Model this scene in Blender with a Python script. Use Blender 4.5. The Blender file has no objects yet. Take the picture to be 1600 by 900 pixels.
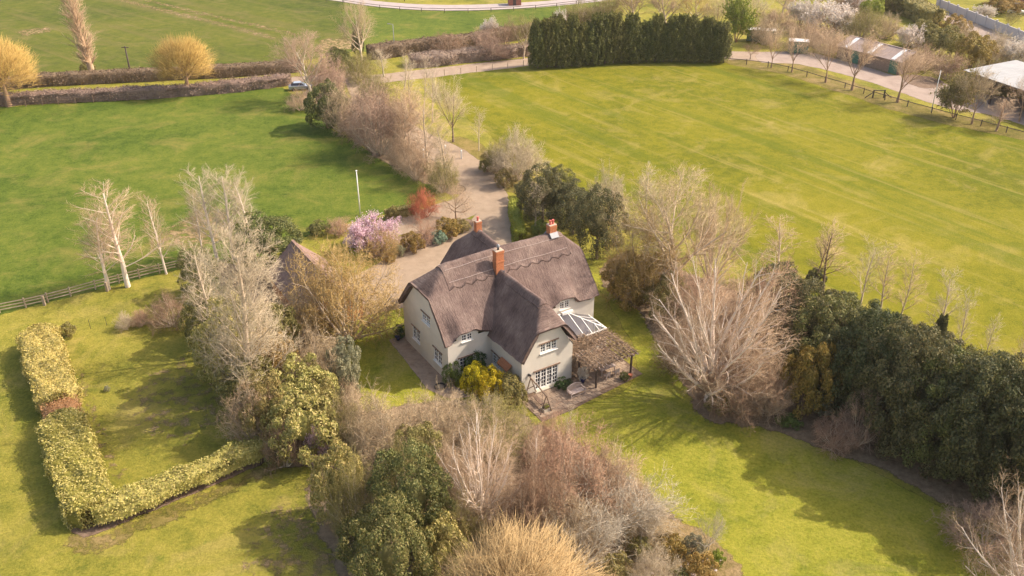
import bpy, bmesh, math, random
import numpy as np
from mathutils import Vector, Matrix
from mathutils.geometry import tessellate_polygon

R = math.radians
scene = bpy.context.scene
col = scene.collection
rnd = random.Random(5)

# ------------------------------------------------------------------ camera
CAM_H, PITCH, FPX = 50.0, R(29.5), 1400.0        # drone height, tilt down, focal length (px of a 1600 px frame)
cam_d = bpy.data.cameras.new('camera'); cam = bpy.data.objects.new('camera', cam_d); col.objects.link(cam)
cam.location = (0, 0, CAM_H); cam.rotation_euler = (R(90) - PITCH, 0, 0)
cam_d.sensor_width = 36; cam_d.lens = 36 * FPX / 1600; cam_d.clip_start = 1; cam_d.clip_end = 5000
scene.camera = cam
# ------------------------------------------------------------------ sky, sun, exposure
SUN_AZ, SUN_EL = R(12), R(42)                    # azimuth from +X towards +Y
w = bpy.data.worlds.new('World'); scene.world = w; w.use_nodes = True
nt = w.node_tree; bg = nt.nodes['Background']
sky = nt.nodes.new('ShaderNodeTexSky'); sky.sky_type = 'NISHITA'; sky.sun_disc = False
sky.sun_elevation = SUN_EL; sky.sun_rotation = R(90) - SUN_AZ; sky.dust_density = 2.5; sky.air_density = 1.0
tint = nt.nodes.new('ShaderNodeMix'); tint.data_type = 'RGBA'; tint.blend_type = 'MULTIPLY'; tint.inputs[0].default_value = 1; tint.inputs[7].default_value = (1.14, 1.0, .86, 1)   # the camera's warm white balance
nt.links.new(sky.outputs[0], tint.inputs[6]); nt.links.new(tint.outputs[2], bg.inputs[0]); bg.inputs[1].default_value = 0.15
sd = bpy.data.lights.new('sun', 'SUN'); sd.energy = 3.0; sd.angle = R(0.6); sd.color = (1, .9, .76)
sun = bpy.data.objects.new('sun', sd); col.objects.link(sun)
sdir = Vector((math.cos(SUN_EL)*math.cos(SUN_AZ), math.cos(SUN_EL)*math.sin(SUN_AZ), math.sin(SUN_EL)))
sun.rotation_euler = sdir.to_track_quat('Z', 'Y').to_euler(); sun.location = (60, 60, 90)
vs = scene.view_settings
vs.view_transform = 'Standard'; vs.look = 'None'; vs.gamma = 1; vs.use_curve_mapping = False; vs.exposure = 1.15

# ------------------------------------------------------------------ survey helper: a point of the photograph to a point on the level z
def G(x, y, z=0.0):
    u = (x - 800) / FPX; v = (450 - y) / FPX
    dy = math.cos(PITCH) + v * math.sin(PITCH); dz = -math.sin(PITCH) + v * math.cos(PITCH)
    t = (z - CAM_H) / dz
    return Vector((u * t, dy * t, z))
def PY(p):
    y, z = p[1], p[2] - CAM_H
    zc = y * math.cos(PITCH) - z * math.sin(PITCH); yc = y * math.sin(PITCH) + z * math.cos(PITCH)
    return 450 - FPX * yc / zc
def tall(x, yb, yt):
    b = G(x, yb); lo, hi = 0.0, 45.0
    for _ in range(40):
        m = (lo + hi) / 2
        if PY(b + Vector((0, 0, m))) > yt: lo = m
        else: hi = m
    return lo
def ppm(x, y):
    g = G(x, y); return FPX / (g.y * math.cos(PITCH) + CAM_H * math.sin(PITCH))

# ------------------------------------------------------------------ materials
def nodes(name):
    m = bpy.data.materials.new(name); m.use_nodes = True
    n = m.node_tree.nodes; l = m.node_tree.links
    return m, n, l, n['Principled BSDF']
def ramp(n, stops):
    r = n.new('ShaderNodeValToRGB'); e = r.color_ramp.elements
    while len(e) > 1: e.remove(e[-1])
    e[0].position = stops[0][0]; e[0].color = (*stops[0][1], 1)
    for p, c in stops[1:]:
        k = e.new(p); k.color = (*c, 1)
    return r
def noise(n, l, vec, scale, detail=4, rough=.55, dist=0):
    t = n.new('ShaderNodeTexNoise'); t.inputs['Scale'].default_value = scale
    t.inputs['Detail'].default_value = detail; t.inputs['Roughness'].default_value = rough; t.inputs['Distortion'].default_value = dist
    if vec is not None: l.new(vec, t.inputs['Vector'])
    return t
def mixc(n, l, fac, a, b, mode='MIX'):
    m = n.new('ShaderNodeMix'); m.data_type = 'RGBA'; m.blend_type = mode
    for s, v in ((0, fac), (6, a), (7, b)):
        if hasattr(v, 'links') or isinstance(v, bpy.types.NodeSocket): l.new(v, m.inputs[s])
        elif isinstance(v, tuple): m.inputs[s].default_value = (*v, 1)
        else: m.inputs[s].default_value = v
    return m.outputs[2]
def pos(n): return n.new('ShaderNodeNewGeometry').outputs['Position']
def mapping(n, l, vec, rot=0, scale=(1, 1, 1)):      # turn first, then stretch
    m = n.new('ShaderNodeMapping'); l.new(vec, m.inputs[0]); m.inputs['Rotation'].default_value = (0, 0, rot)
    k = n.new('ShaderNodeMapping'); l.new(m.outputs[0], k.inputs[0]); k.inputs['Scale'].default_value = scale
    return k.outputs[0]
def fade(m, n, l, b):                                  # sheets thin out raggedly towards their edge ('fade' 0 inside, 1 at the rim)
    at = n.new('ShaderNodeAttribute'); at.attribute_name = 'fade'
    nz = noise(n, l, pos(n), .9, 6, .75); k = n.new('ShaderNodeMath'); k.operation = 'MULTIPLY_ADD'
    l.new(nz.outputs[0], k.inputs[0]); k.inputs[1].default_value = 1.6; k.inputs[2].default_value = -.3
    d = n.new('ShaderNodeMath'); d.operation = 'SUBTRACT'; l.new(at.outputs['Fac'], d.inputs[0]); l.new(k.outputs[0], d.inputs[1])
    r = n.new('ShaderNodeMapRange'); l.new(d.outputs[0], r.inputs[0]); r.inputs[1].default_value = -.12; r.inputs[2].default_value = .12; r.inputs[3].default_value = 1; r.inputs[4].default_value = 0
    gt = n.new('ShaderNodeMath'); gt.operation = 'LESS_THAN'; l.new(at.outputs['Fac'], gt.inputs[0]); gt.inputs[1].default_value = .002
    mx = n.new('ShaderNodeMath'); mx.operation = 'MAXIMUM'; l.new(r.outputs[0], mx.inputs[0]); l.new(gt.outputs[0], mx.inputs[1])
    l.new(mx.outputs[0], b.inputs['Alpha'])
def bump(n, l, b, h, strength, dist=.05):
    k = n.new('ShaderNodeBump'); k.inputs['Strength'].default_value = strength; k.inputs['Distance'].default_value = dist
    l.new(h, k.inputs['Height']); l.new(k.outputs[0], b.inputs['Normal'])

def grass(name, dark, mid, light, straw, straw_amt=.5, streak=None, streak_rot=0, big=.03, dapple=.5, stripes=None):
    m, n, l, b = nodes(name); p = pos(n)
    n1 = noise(n, l, p, big, 3, .6, .4); n2 = noise(n, l, p, .5, 6, .72); n3 = noise(n, l, p, 2.2, 6, .8)
    r1 = ramp(n, [(.25, dark), (.5, mid), (.75, light)])
    a = n.new('ShaderNodeMath'); a.operation = 'MULTIPLY_ADD'; l.new(n2.outputs[0], a.inputs[0]); a.inputs[1].default_value = 1.1; a.inputs[2].default_value = -.55
    s = n.new('ShaderNodeMath'); l.new(n1.outputs[0], s.inputs[0]); l.new(a.outputs[0], s.inputs[1])
    a3 = n.new('ShaderNodeMath'); a3.operation = 'MULTIPLY_ADD'; l.new(n3.outputs[0], a3.inputs[0]); a3.inputs[1].default_value = dapple; a3.inputs[2].default_value = -dapple/2
    s2 = n.new('ShaderNodeMath'); l.new(s.outputs[0], s2.inputs[0]); l.new(a3.outputs[0], s2.inputs[1])
    l.new(s2.outputs[0], r1.inputs[0]); c = r1.outputs[0]
    n4 = noise(n, l, p, .13, 5, .7, .6)
    r4 = ramp(n, [(.52, (0, 0, 0)), (.72, (1, 1, 1))]); l.new(n4.outputs[0], r4.inputs[0])
    sm = n.new('ShaderNodeMath'); sm.operation = 'MULTIPLY'; l.new(r4.outputs[0], sm.inputs[0]); sm.inputs[1].default_value = straw_amt
    c = mixc(n, l, sm.outputs[0], c, straw)
    if streak:
        mv = mapping(n, l, p, streak_rot, (.010, .20, 1))
        n5 = noise(n, l, mv, 1.0, 4, .6, .1)
        r5 = ramp(n, [(.52, (0, 0, 0)), (.64, (1, 1, 1))]); l.new(n5.outputs[0], r5.inputs[0])
        q = n.new('ShaderNodeMath'); q.operation = 'MULTIPLY'; l.new(r5.outputs[0], q.inputs[0]); q.inputs[1].default_value = .55
        c = mixc(n, l, q.outputs[0], c, streak)
        mv2 = mapping(n, l, p, streak_rot, (.02, .5, 1)); n6 = noise(n, l, mv2, 1.3, 4, .6)
        r6 = ramp(n, [(.56, (0, 0, 0)), (.70, (1, 1, 1))]); l.new(n6.outputs[0], r6.inputs[0])
        q2 = n.new('ShaderNodeMath'); q2.operation = 'MULTIPLY'; l.new(r6.outputs[0], q2.inputs[0]); q2.inputs[1].default_value = .35
        c = mixc(n, l, q2.outputs[0], c, straw)
    if stripes:
        wv = n.new('ShaderNodeTexWave'); wv.wave_type = 'BANDS'; wv.bands_direction = 'Y'
        l.new(mapping(n, l, p, stripes[0], (1, 1, 1)), wv.inputs[0]); wv.inputs['Scale'].default_value = stripes[1]; wv.inputs['Distortion'].default_value = 1.2; wv.inputs['Detail'].default_value = 3
        q3 = n.new('ShaderNodeMath'); q3.operation = 'MULTIPLY'; l.new(wv.outputs[1], q3.inputs[0]); q3.inputs[1].default_value = stripes[2]
        c = mixc(n, l, q3.outputs[0], c, stripes[3])
    nf = noise(n, l, p, 4.5, 4, .75); rf_ = ramp(n, [(.3, (.70, .70, .66)), (.5, (1, 1, 1)), (.72, (1.25, 1.22, 1.3))]); l.new(nf.outputs[0], rf_.inputs[0])
    c = mixc(n, l, 1.0, c, rf_.outputs[0], 'MULTIPLY')
    nt_ = noise(n, l, p, 1.1, 5, .7, .5); rt_ = ramp(n, [(.60, (1, 1, 1)), (.68, (.66, .80, .7))]); l.new(nt_.outputs[0], rt_.inputs[0])     # coarser darker tufts
    c = mixc(n, l, .8, c, rt_.outputs[0], 'MULTIPLY')
    l.new(c, b.inputs['Base Color']); b.inputs['Roughness'].default_value = .95; b.inputs['Specular IOR Level'].default_value = .1
    nb = noise(n, l, p, 6, 5, .8); bump(n, l, b, nb.outputs[0], .9, .12); fade(m, n, l, b)
    return m

def rough(name, c1, c2, c3=None, scale=2.0, bstr=.4, rg=.9, fine=14):
    m, n, l, b = nodes(name); p = pos(n)
    n1 = noise(n, l, p, scale, 6, .7); c3 = c3 or c2
    n0 = noise(n, l, p, fine, 4, .7); s = n.new('ShaderNodeMath'); s.operation = 'MULTIPLY_ADD'
    l.new(n0.outputs[0], s.inputs[0]); s.inputs[1].default_value = .4
    s2 = n.new('ShaderNodeMath'); s2.operation = 'SUBTRACT'; l.new(n1.outputs[0], s2.inputs[0]); s2.inputs[1].default_value = .2
    l.new(s2.outputs[0], s.inputs[2])
    r1 = ramp(n, [(.28, c1), (.5, c2), (.74, c3)]); l.new(s.outputs[0], r1.inputs[0])
    l.new(r1.outputs[0], b.inputs['Base Color']); b.inputs['Roughness'].default_value = rg; b.inputs['Specular IOR Level'].default_value = .2
    bump(n, l, b, n0.outputs[0], bstr, .04); fade(m, n, l, b)
    return m

def leafmat(name, c1, c2, c3, trans=.28):
    m, n, l, b = nodes(name)
    g = n.new('ShaderNodeNewGeometry'); r1 = ramp(n, [(0, c1), (.5, c2), (1, c3)]); l.new(g.outputs['Random Per Island'], r1.inputs[0])
    o = n.new('ShaderNodeObjectInfo'); hs = n.new('ShaderNodeHueSaturation'); l.new(r1.outputs[0], hs.inputs['Color'])
    mr = n.new('ShaderNodeMapRange'); l.new(o.outputs['Random'], mr.inputs[0]); mr.inputs[3].default_value = .485; mr.inputs[4].default_value = .515; l.new(mr.outputs[0], hs.inputs['Hue'])
    mv = n.new('ShaderNodeMapRange'); l.new(o.outputs['Random'], mv.inputs[0]); mv.inputs[3].default_value = 1.12; mv.inputs[4].default_value = .9; l.new(mv.outputs[0], hs.inputs['Value'])
    nz = noise(n, l, pos(n), .5, 3); mx = n.new('ShaderNodeMapRange'); l.new(nz.outputs[0], mx.inputs[0]); mx.inputs[3].default_value = .7; mx.inputs[4].default_value = 1.3
    cc = n.new('ShaderNodeVectorMath'); cc.operation = 'SCALE'; l.new(hs.outputs[0], cc.inputs[0]); l.new(mx.outputs[0], cc.inputs['Scale'])
    l.new(cc.outputs[0], b.inputs['Base Color']); b.inputs['Roughness'].default_value = .6; b.inputs['Specular IOR Level'].default_value = .3
    t = n.new('ShaderNodeBsdfTranslucent'); l.new(cc.outputs[0], t.inputs[0])
    ms = n.new('ShaderNodeMixShader'); ms.inputs[0].default_value = trans
    l.new(b.outputs[0], ms.inputs[1]); l.new(t.outputs[0], ms.inputs[2]); l.new(ms.outputs[0], n['Material Output'].inputs[0])
    return m

def twigmat(name, c1, c2):
    m, n, l, b = nodes(name)
    g = n.new('ShaderNodeNewGeometry'); r1 = ramp(n, [(0, c1), (1, c2)]); l.new(g.outputs['Random Per Island'], r1.inputs[0])
    nz = noise(n, l, pos(n), 1.3, 4); mx = n.new('ShaderNodeMapRange'); l.new(nz.outputs[0], mx.inputs[0]); mx.inputs[3].default_value = .65; mx.inputs[4].default_value = 1.35
    cc = n.new('ShaderNodeVectorMath'); cc.operation = 'SCALE'; l.new(r1.outputs[0], cc.inputs[0]); l.new(mx.outputs[0], cc.inputs['Scale'])
    l.new(cc.outputs[0], b.inputs['Base Color']); b.inputs['Roughness'].default_value = .85; b.inputs['Specular IOR Level'].default_value = .2
    return m

def plain(name, c, rg=.6, var=.12, scale=3, metal=0):
    m, n, l, b = nodes(name); nz = noise(n, l, pos(n), scale, 5, .65)
    mx = n.new('ShaderNodeMapRange'); l.new(nz.outputs[0], mx.inputs[0]); mx.inputs[1].default_value = .25; mx.inputs[2].default_value = .75
    mx.inputs[3].default_value = 1 - var; mx.inputs[4].default_value = 1 + var
    cc = n.new('ShaderNodeVectorMath'); cc.operation = 'SCALE'; cc.inputs[0].default_value = c; l.new(mx.outputs[0], cc.inputs['Scale'])
    l.new(cc.outputs[0], b.inputs['Base Color']); b.inputs['Roughness'].default_value = rg; b.inputs['Metallic'].default_value = metal
    return m

M = {}
M['field'] = grass('field_grass', (0.1033, 0.1120, 0.0061), (0.1687, 0.1599, 0.0102), (0.2134, 0.1876, 0.0158), (0.3600, 0.2753, 0.0897), .55, streak=(0.0929, 0.1199, 0.0067), streak_rot=R(54), dapple=.75)
M['paddock'] = grass('paddock_grass', (0.0532, 0.0864, 0.0096), (0.0942, 0.1266, 0.0159), (0.1434, 0.1593, 0.0235), (0.2308, 0.1907, 0.0497), .7, dapple=1.1, big=.05)
M['lawn'] = grass('lawn_grass', (0.1336, 0.1387, 0.0198), (0.2226, 0.2022, 0.0308), (0.3005, 0.2542, 0.0462), (0.3784, 0.2831, 0.0935), .6, dapple=1.0, big=.08)
M['lawn_front'] = grass('front_lawn_grass', (0.1499, 0.1692, 0.0185), (0.2547, 0.2457, 0.0289), (0.3197, 0.2893, 0.0439), (.38, .30, .11), .65, dapple=1.0, big=.09, stripes=(R(32), .55, .16, (0.1698, 0.1911, 0.0162)))
M['crop'] = grass('crop_field', (0.0546, 0.0758, 0.0117), (0.0931, 0.1081, 0.0146), (0.1348, 0.1334, 0.0235), (0.2054, 0.1550, 0.0658), .6, streak=(0.1413, 0.1226, 0.0366), streak_rot=R(39), dapple=.5)
M['rough'] = grass('rough_grass', (.11, .10, .022), (.18, .145, .038), (.26, .19, .07), (.34, .235, .12), .8, dapple=.9, big=.1)
M['worn'] = grass('worn_grass', (.18, .14, .05), (.27, .19, .09), (.34, .25, .13), (.36, .25, .15), .9, dapple=.9, big=.1)
M['gravel'] = rough('gravel', (0.244, 0.179, 0.118), (0.297, 0.220, 0.153), (0.347, 0.265, 0.188), .7, .5)
M['track'] = rough('track_gravel', (0.252, 0.180, 0.129), (0.315, 0.234, 0.170), (0.369, 0.279, 0.216), .7, .4)
M['soil'] = rough('bare_soil', (.11, .07, .048), (.18, .12, .082), (.26, .185, .125), 1.5, .8)
M['litter'] = rough('leaf_litter', (.13, .085, .05), (.22, .155, .095), (.31, .225, .14), 1.7, 1.0)
M['asphalt'] = rough('pale_asphalt', (.30, .25, .23), (.36, .30, .28), (.41, .35, .32), .5, .2)
M['yard'] = rough('yard_ground', (0.238, 0.178, 0.145), (0.315, 0.242, 0.198), (0.365, 0.289, 0.238), .35, .3)
M['paving'] = rough('paving', (0.228, 0.155, 0.107), (0.314, 0.230, 0.163), (0.399, 0.300, 0.219), 1.2, .3)
M['birch_bark'] = twigmat('birch_bark', (0.675, 0.557, 0.456), (0.837, 0.703, 0.584))
M['pale_bark'] = twigmat('pale_bark', (0.480, 0.372, 0.270), (0.624, 0.504, 0.372))
M['dark_bark'] = twigmat('dark_bark', (.16, .11, .08), (.24, .17, .12))
M['tan_twig'] = twigmat('tan_twig', (0.350, 0.249, 0.143), (0.551, 0.424, 0.265))
M['straw_twig'] = twigmat('straw_twig', (.40, .31, .20), (.60, .49, .34))
M['pink_twig'] = twigmat('pink_twig', (0.366, 0.243, 0.150), (0.610, 0.438, 0.281))
M['purple_twig'] = twigmat('purple_twig', (0.305, 0.195, 0.141), (0.500, 0.340, 0.242))
M['red_twig'] = twigmat('red_twig', (0.360, 0.202, 0.127), (0.535, 0.345, 0.228))
M['scarlet_twig'] = twigmat('scarlet_twig', (.42, .11, .06), (.55, .20, .11))
M['gold_twig'] = twigmat('gold_twig', (.36, .235, .08), (.50, .345, .14))
M['olive_twig'] = twigmat('olive_twig', (.20, .17, .055), (.36, .30, .11))
M['brown_twig'] = twigmat('brown_twig', (0.213, 0.126, 0.077), (0.375, 0.246, 0.154))
M['grey_twig'] = twigmat('grey_twig', (0.360, 0.298, 0.220), (0.550, 0.470, 0.361))
M['willow_twig'] = twigmat('willow_twig', (.28, .17, .05), (.58, .40, .12))
M['evergreen'] = leafmat('evergreen_leaf', (0.064, 0.070, 0.033), (0.117, 0.115, 0.043), (0.222, 0.184, 0.073))
M['holly'] = leafmat('holly_leaf', (0.077, 0.093, 0.026), (0.146, 0.153, 0.042), (0.272, 0.236, 0.081))
M['conifer'] = leafmat('conifer_leaf', (0.087, 0.096, 0.026), (0.149, 0.150, 0.038), (0.261, 0.235, 0.058))
M['laurel'] = leafmat('laurel_leaf', (0.191, 0.187, 0.044), (0.369, 0.326, 0.093), (0.573, 0.459, 0.186))
M['privet'] = leafmat('clipped_hedge_leaf', (.24, .22, .04), (.42, .36, .09), (.62, .52, .19))
M['privet_green'] = leafmat('green_hedge_leaf', (.21, .22, .04), (.37, .35, .085), (.56, .49, .17))
M['lime'] = leafmat('lime_leaf', (.16, .21, .015), (.26, .29, .03), (.36, .36, .06))
M['green'] = leafmat('green_leaf', (0.072, 0.110, 0.022), (0.132, 0.176, 0.033), (0.216, 0.242, 0.055))
M['olive'] = leafmat('olive_leaf', (0.156, 0.138, 0.036), (0.260, 0.219, 0.066), (0.390, 0.312, 0.120))
M['olivegold'] = leafmat('olive_gold_leaf', (0.180, 0.138, 0.028), (0.324, 0.230, 0.055), (0.456, 0.333, 0.099))
M['rustgold'] = leafmat('rusty_gold_leaf', (.16, .12, .025), (.28, .20, .045), (.42, .26, .07))
M['greyblue'] = leafmat('grey_green_leaf', (0.188, 0.196, 0.110), (0.300, 0.287, 0.165), (0.425, 0.391, 0.242))
M['bluegreen'] = leafmat('blue_green_leaf', (.12, .20, .13), (.22, .31, .21), (.36, .43, .31))
M['pink'] = leafmat('pink_blossom', (0.562, 0.348, 0.414), (0.713, 0.504, 0.564), (0.821, 0.684, 0.701), .4)
M['white'] = leafmat('white_blossom', (.56, .48, .40), (.68, .60, .52), (.78, .71, .64), .4)
M['yellow'] = leafmat('yellow_blossom', (.34, .30, .02), (.58, .49, .02), (.72, .62, .04), .4)
M['brownleaf'] = leafmat('brown_hedge_leaf', (.15, .09, .06), (.24, .155, .10), (.35, .24, .16))
M['purpleleaf'] = leafmat('purple_hedge_leaf', (.20, .13, .105), (.29, .20, .155), (.40, .29, .215))
M['rustleaf'] = leafmat('rust_leaf', (.24, .115, .045), (.36, .20, .085), (.47, .29, .15))
M['vine'] = twigmat('dead_vine', (.24, .16, .10), (.42, .30, .20))

# ------------------------------------------------------------------ mesh helpers
def mk(name, V, quads=None, tris=None, mat=None, smooth=False, uv=None):
    me = bpy.data.meshes.new(name); V = np.asarray(V, np.float32).reshape(-1, 3)
    q = np.asarray(quads if quads is not None else [], np.int32).reshape(-1, 4); t = np.asarray(tris if tris is not None else [], np.int32).reshape(-1, 3)
    me.vertices.add(len(V)); me.vertices.foreach_set('co', V.ravel())
    nl = q.size + t.size; me.loops.add(nl); me.polygons.add(len(q) + len(t))
    me.loops.foreach_set('vertex_index', np.concatenate([q.ravel(), t.ravel()]))
    tot = np.concatenate([np.full(len(q), 4), np.full(len(t), 3)]).astype(np.int32)
    st = np.concatenate([[0], np.cumsum(tot)[:-1]]).astype(np.int32) if len(tot) else np.array([], np.int32)
    me.polygons.foreach_set('loop_start', st); me.polygons.foreach_set('loop_total', tot)
    if smooth: me.polygons.foreach_set('use_smooth', np.ones(len(tot), bool))
    me.update(calc_edges=True)
    if uv is not None:
        ul = me.uv_layers.new(name='UVMap'); idx = np.concatenate([q.ravel(), t.ravel()])
        ul.data.foreach_set('uv', np.asarray(uv, np.float32)[idx].ravel())
    if mat: me.materials.append(mat)
    return me
def link(name, me, parent=None, mat=None, loc=None, rz=None, scale=None):
    o = bpy.data.objects.new(name, me); col.objects.link(o)
    if parent: o.parent = parent
    if loc is not None: o.location = loc
    if rz is not None: o.rotation_euler = (0, 0, rz)
    if scale is not None: o.scale = scale
    if mat is not None and me.materials and me.materials[0] != mat:
        o.material_slots[0].link = 'OBJECT'; o.material_slots[0].material = mat
    elif mat is not None and not me.materials: me.materials.append(mat)
    return o
def tag(o, label, cat, group=None):
    o['label'] = label; o['category'] = cat
    if group: o['group'] = group
    return o
def thing(name, label, cat, loc=(0, 0, 0), rz=0, group=None, scale=None):
    o = bpy.data.objects.new(name, None); col.objects.link(o); o.location = loc; o.rotation_euler = (0, 0, rz); o.empty_display_size = .3
    if scale: o.scale = scale
    return tag(o, label, cat, group)

class MB:
    def __init__(s): s.v = []; s.f = []
    def add(s, v, f):
        k = len(s.v); s.v += [tuple(p) for p in v]; s.f += [tuple(i + k for i in q) for q in f]; return s
    def box(s, x0, x1, y0, y1, z0, z1):
        return s.add([(x0,y0,z0),(x1,y0,z0),(x1,y1,z0),(x0,y1,z0),(x0,y0,z1),(x1,y0,z1),(x1,y1,z1),(x0,y1,z1)],
                     [(0,3,2,1),(4,5,6,7),(0,1,5,4),(1,2,6,5),(2,3,7,6),(3,0,4,7)])
    def bar(s, p, q, wd, ht=None, up=(0, 0, 1)):
        p = Vector(p); q = Vector(q); ht = ht or wd; d = (q - p).normalized(); u = Vector(up)
        if abs(d.dot(u)) > .95: u = Vector((1, 0, 0))
        sx = d.cross(u).normalized() * wd / 2; sy = sx.cross(d).normalized() * ht / 2
        return s.add([p-sx-sy, p+sx-sy, p+sx+sy, p-sx+sy, q-sx-sy, q+sx-sy, q+sx+sy, q-sx+sy],
                     [(0,3,2,1),(4,5,6,7),(0,1,5,4),(1,2,6,5),(2,3,7,6),(3,0,4,7)])
    def lathe(s, prof, n=14, c=(0, 0, 0)):
        v = []; f = []
        for r, z in prof:
            for i in range(n): a = 2*math.pi*i/n; v.append((c[0]+r*math.cos(a), c[1]+r*math.sin(a), c[2]+z))
        for j in range(len(prof)-1):
            for i in range(n): f.append((j*n+i, j*n+(i+1) % n, (j+1)*n+(i+1) % n, (j+1)*n+i))
        f.append(tuple(range(n-1, -1, -1))); f.append(tuple((len(prof)-1)*n+i for i in range(n)))
        return s.add(v, f)
    def quad(s, *p): return s.add(p, [tuple(range(len(p)))])
    def build(s, name, mat, parent=None, bev=0, smooth=False):
        me = bpy.data.meshes.new(name); me.from_pydata(s.v, [], s.f); me.materials.append(mat); me.update()
        o = bpy.data.objects.new(name, me); col.objects.link(o)
        if parent: o.parent = parent
        if bev:
            b = o.modifiers.new('bevel', 'BEVEL'); b.width = bev; b.segments = 1; b.limit_method = 'ANGLE'
        if smooth:
            for p in me.polygons: p.use_smooth = True
        return o

# ------------------------------------------------------------------ the setting: ground sheets
def catmull(pts, step=1.0, closed=True):
    n = len(pts); out = []
    for i in range(n if closed else n - 1):
        if closed: p0, p1, p2, p3 = pts[i-1], pts[i], pts[(i+1) % n], pts[(i+2) % n]
        else: p0, p1, p2, p3 = pts[max(i-1, 0)], pts[i], pts[i+1], pts[min(i+2, n-1)]
        k = max(2, int((p2-p1).length/step))
        for j in range(k):
            t = j/k
            out.append(.5*((2*p1)+(p2-p0)*t+(2*p0-5*p1+4*p2-p3)*t*t+(3*p1-p0-3*p2+p3)*t**3))
    if not closed: out.append(pts[-1])
    return out
LAYER = [0]
def sheet(name, px, z, mat, jit=.15, smooth=True, step=.8, soft=.5, inner=0.0):
    p = [G(*a) for a in px]
    if smooth: p = catmull(p, step)
    else:
        q = []
        for i in range(len(p)):
            a, b = p[i], p[(i+1) % len(p)]; k = max(1, int((b-a).length/step))
            q += [a.lerp(b, j/k) for j in range(k)]
        p = q
    r = random.Random(len(name)*7+len(px)); o = 0; n = len(p)
    area = sum(p[i].x*p[(i+1) % n].y-p[(i+1) % n].x*p[i].y for i in range(n))
    if area < 0: p = p[::-1]
    nr = []
    for i in range(n):
        t = (p[(i+1) % n]-p[i-1]).normalized(); nr.append(Vector((t.y, -t.x, 0)))     # outward
    for i in range(n):
        o = .6*o+r.uniform(-1, 1)*jit; p[i] = p[i]+nr[i]*o
    tri = tessellate_polygon([p]); v = [(q.x, q.y, z) for q in p]; f = []
    for a, b, c in tri: f.append((a, b, c) if (p[b]-p[a]).cross(p[c]-p[a]).z > 0 else (a, c, b))
    if soft:
        v += [(q.x+m_.x*soft, q.y+m_.y*soft, z) for q, m_ in zip(p, nr)]
        f += [(i, n+i, n+(i+1) % n, (i+1) % n) for i in range(n)]
    me = bpy.data.meshes.new(name); me.from_pydata(v, [], f); me.materials.append(mat); me.update()
    at = me.attributes.new('fade', 'FLOAT', 'POINT'); at.data.foreach_set('value', [inner]*n+[1.0]*(len(v)-n))
    ob = bpy.data.objects.new(name, me); col.objects.link(ob); ob['kind'] = 'structure'
    return ob

g = MB().quad((-1500, -300, 0), (1500, -300, 0), (1500, 2500, 0), (-1500, 2500, 0)).build('ground', M['lawn']); g['kind'] = 'structure'
sheet('crop_field', [(-260, 135), (60, 118), (250, 108), (455, 96), (560, 78), (640, 58), (560, 12), (500, -6), (480, -60), (300, -150), (-900, -150)], .010, M['crop'], .3, smooth=False, step=4)
sheet('verge_meadow', [(560, 78), (660, 66), (830, 40), (960, 8), (930, 4), (760, 16), (600, 12), (540, 4)], .014, M['paddock'], .4, step=3)
sheet('paddock', [(-300, 196), (0, 168), (200, 155), (440, 137), (475, 158), (520, 205), (600, 250), (690, 296), (640, 325), (560, 342), (490, 362), (420, 400), (300, 416), (150, 450), (0, 489), (-300, 560)], .010, M['paddock'], .3, smooth=False, step=3)
sheet('mown_field', [(680, 112), (830, 101), (980, 96), (1130, 96), (1220, 112), (1330, 146), (1440, 180), (1600, 216), (2100, 330), (2100, 640), (1700, 610), (1560, 590), (1400, 540), (1240, 460), (1130, 400), (1000, 330), (880, 290), (800, 240), (740, 190), (690, 150)], .010, M['field'], .3, smooth=False, step=3)
sheet('front_lawn', [(548, 505), (640, 480), (690, 560), (760, 640), (830, 650), (900, 640), (1000, 585), (960, 480), (930, 430), (1000, 470), (1060, 580), (1120, 650), (1200, 668), (1290, 700), (1420, 770), (1560, 850), (1640, 960), (1200, 960), (1150, 900), (1060, 800), (960, 730), (840, 690), (700, 690), (560, 650), (530, 560)], .010, M['lawn_front'], .2)
sheet('rough_verge', [(1130, 92), (1225, 96), (1330, 128), (1440, 165), (1600, 205), (1900, 280), (1900, 300), (1600, 220), (1440, 184), (1330, 150), (1225, 116), (1140, 100)], .016, M['rough'], .3, step=2)
sheet('lane', [(-300, 178), (0, 146), (200, 138), (450, 121), (560, 112), (570, 120), (450, 130), (200, 150), (0, 158), (-300, 196)], .014, M['track'], .1, smooth=False, step=3, soft=.25)
sheet('road', [(440, -22), (520, -8), (600, 3), (700, 8), (820, 4), (940, -6), (1010, -16), (1010, -8), (940, 2), (820, 13), (700, 17), (600, 12), (520, 1), (430, -12)], .030, M['asphalt'], .05, step=2, soft=.25)
sheet('farm_track', [(530, 122), (600, 116), (700, 105), (820, 92), (900, 84), (1000, 80), (1130, 80), (1230, 84), (1230, 96), (1130, 92), (1000, 90), (900, 94), (830, 102), (720, 115), (620, 127), (560, 134)], .022, M['track'], .2, step=2)
sheet('driveway', [(545, 120), (572, 124), (588, 148), (622, 178), (668, 208), (728, 238), (765, 268), (788, 300), (796, 330), (800, 380), (840, 420), (780, 440), (690, 470), (640, 478), (560, 494), (480, 496), (470, 470), (560, 430), (605, 405), (650, 388), (705, 366), (738, 344), (744, 334), (728, 340), (650, 362), (600, 374), (560, 388), (535, 380), (555, 360), (608, 344), (690, 318), (722, 304), (704, 278), (655, 243), (608, 214), (572, 182), (545, 145)], .020, M['gravel'], .15, step=1, soft=.35)
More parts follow.
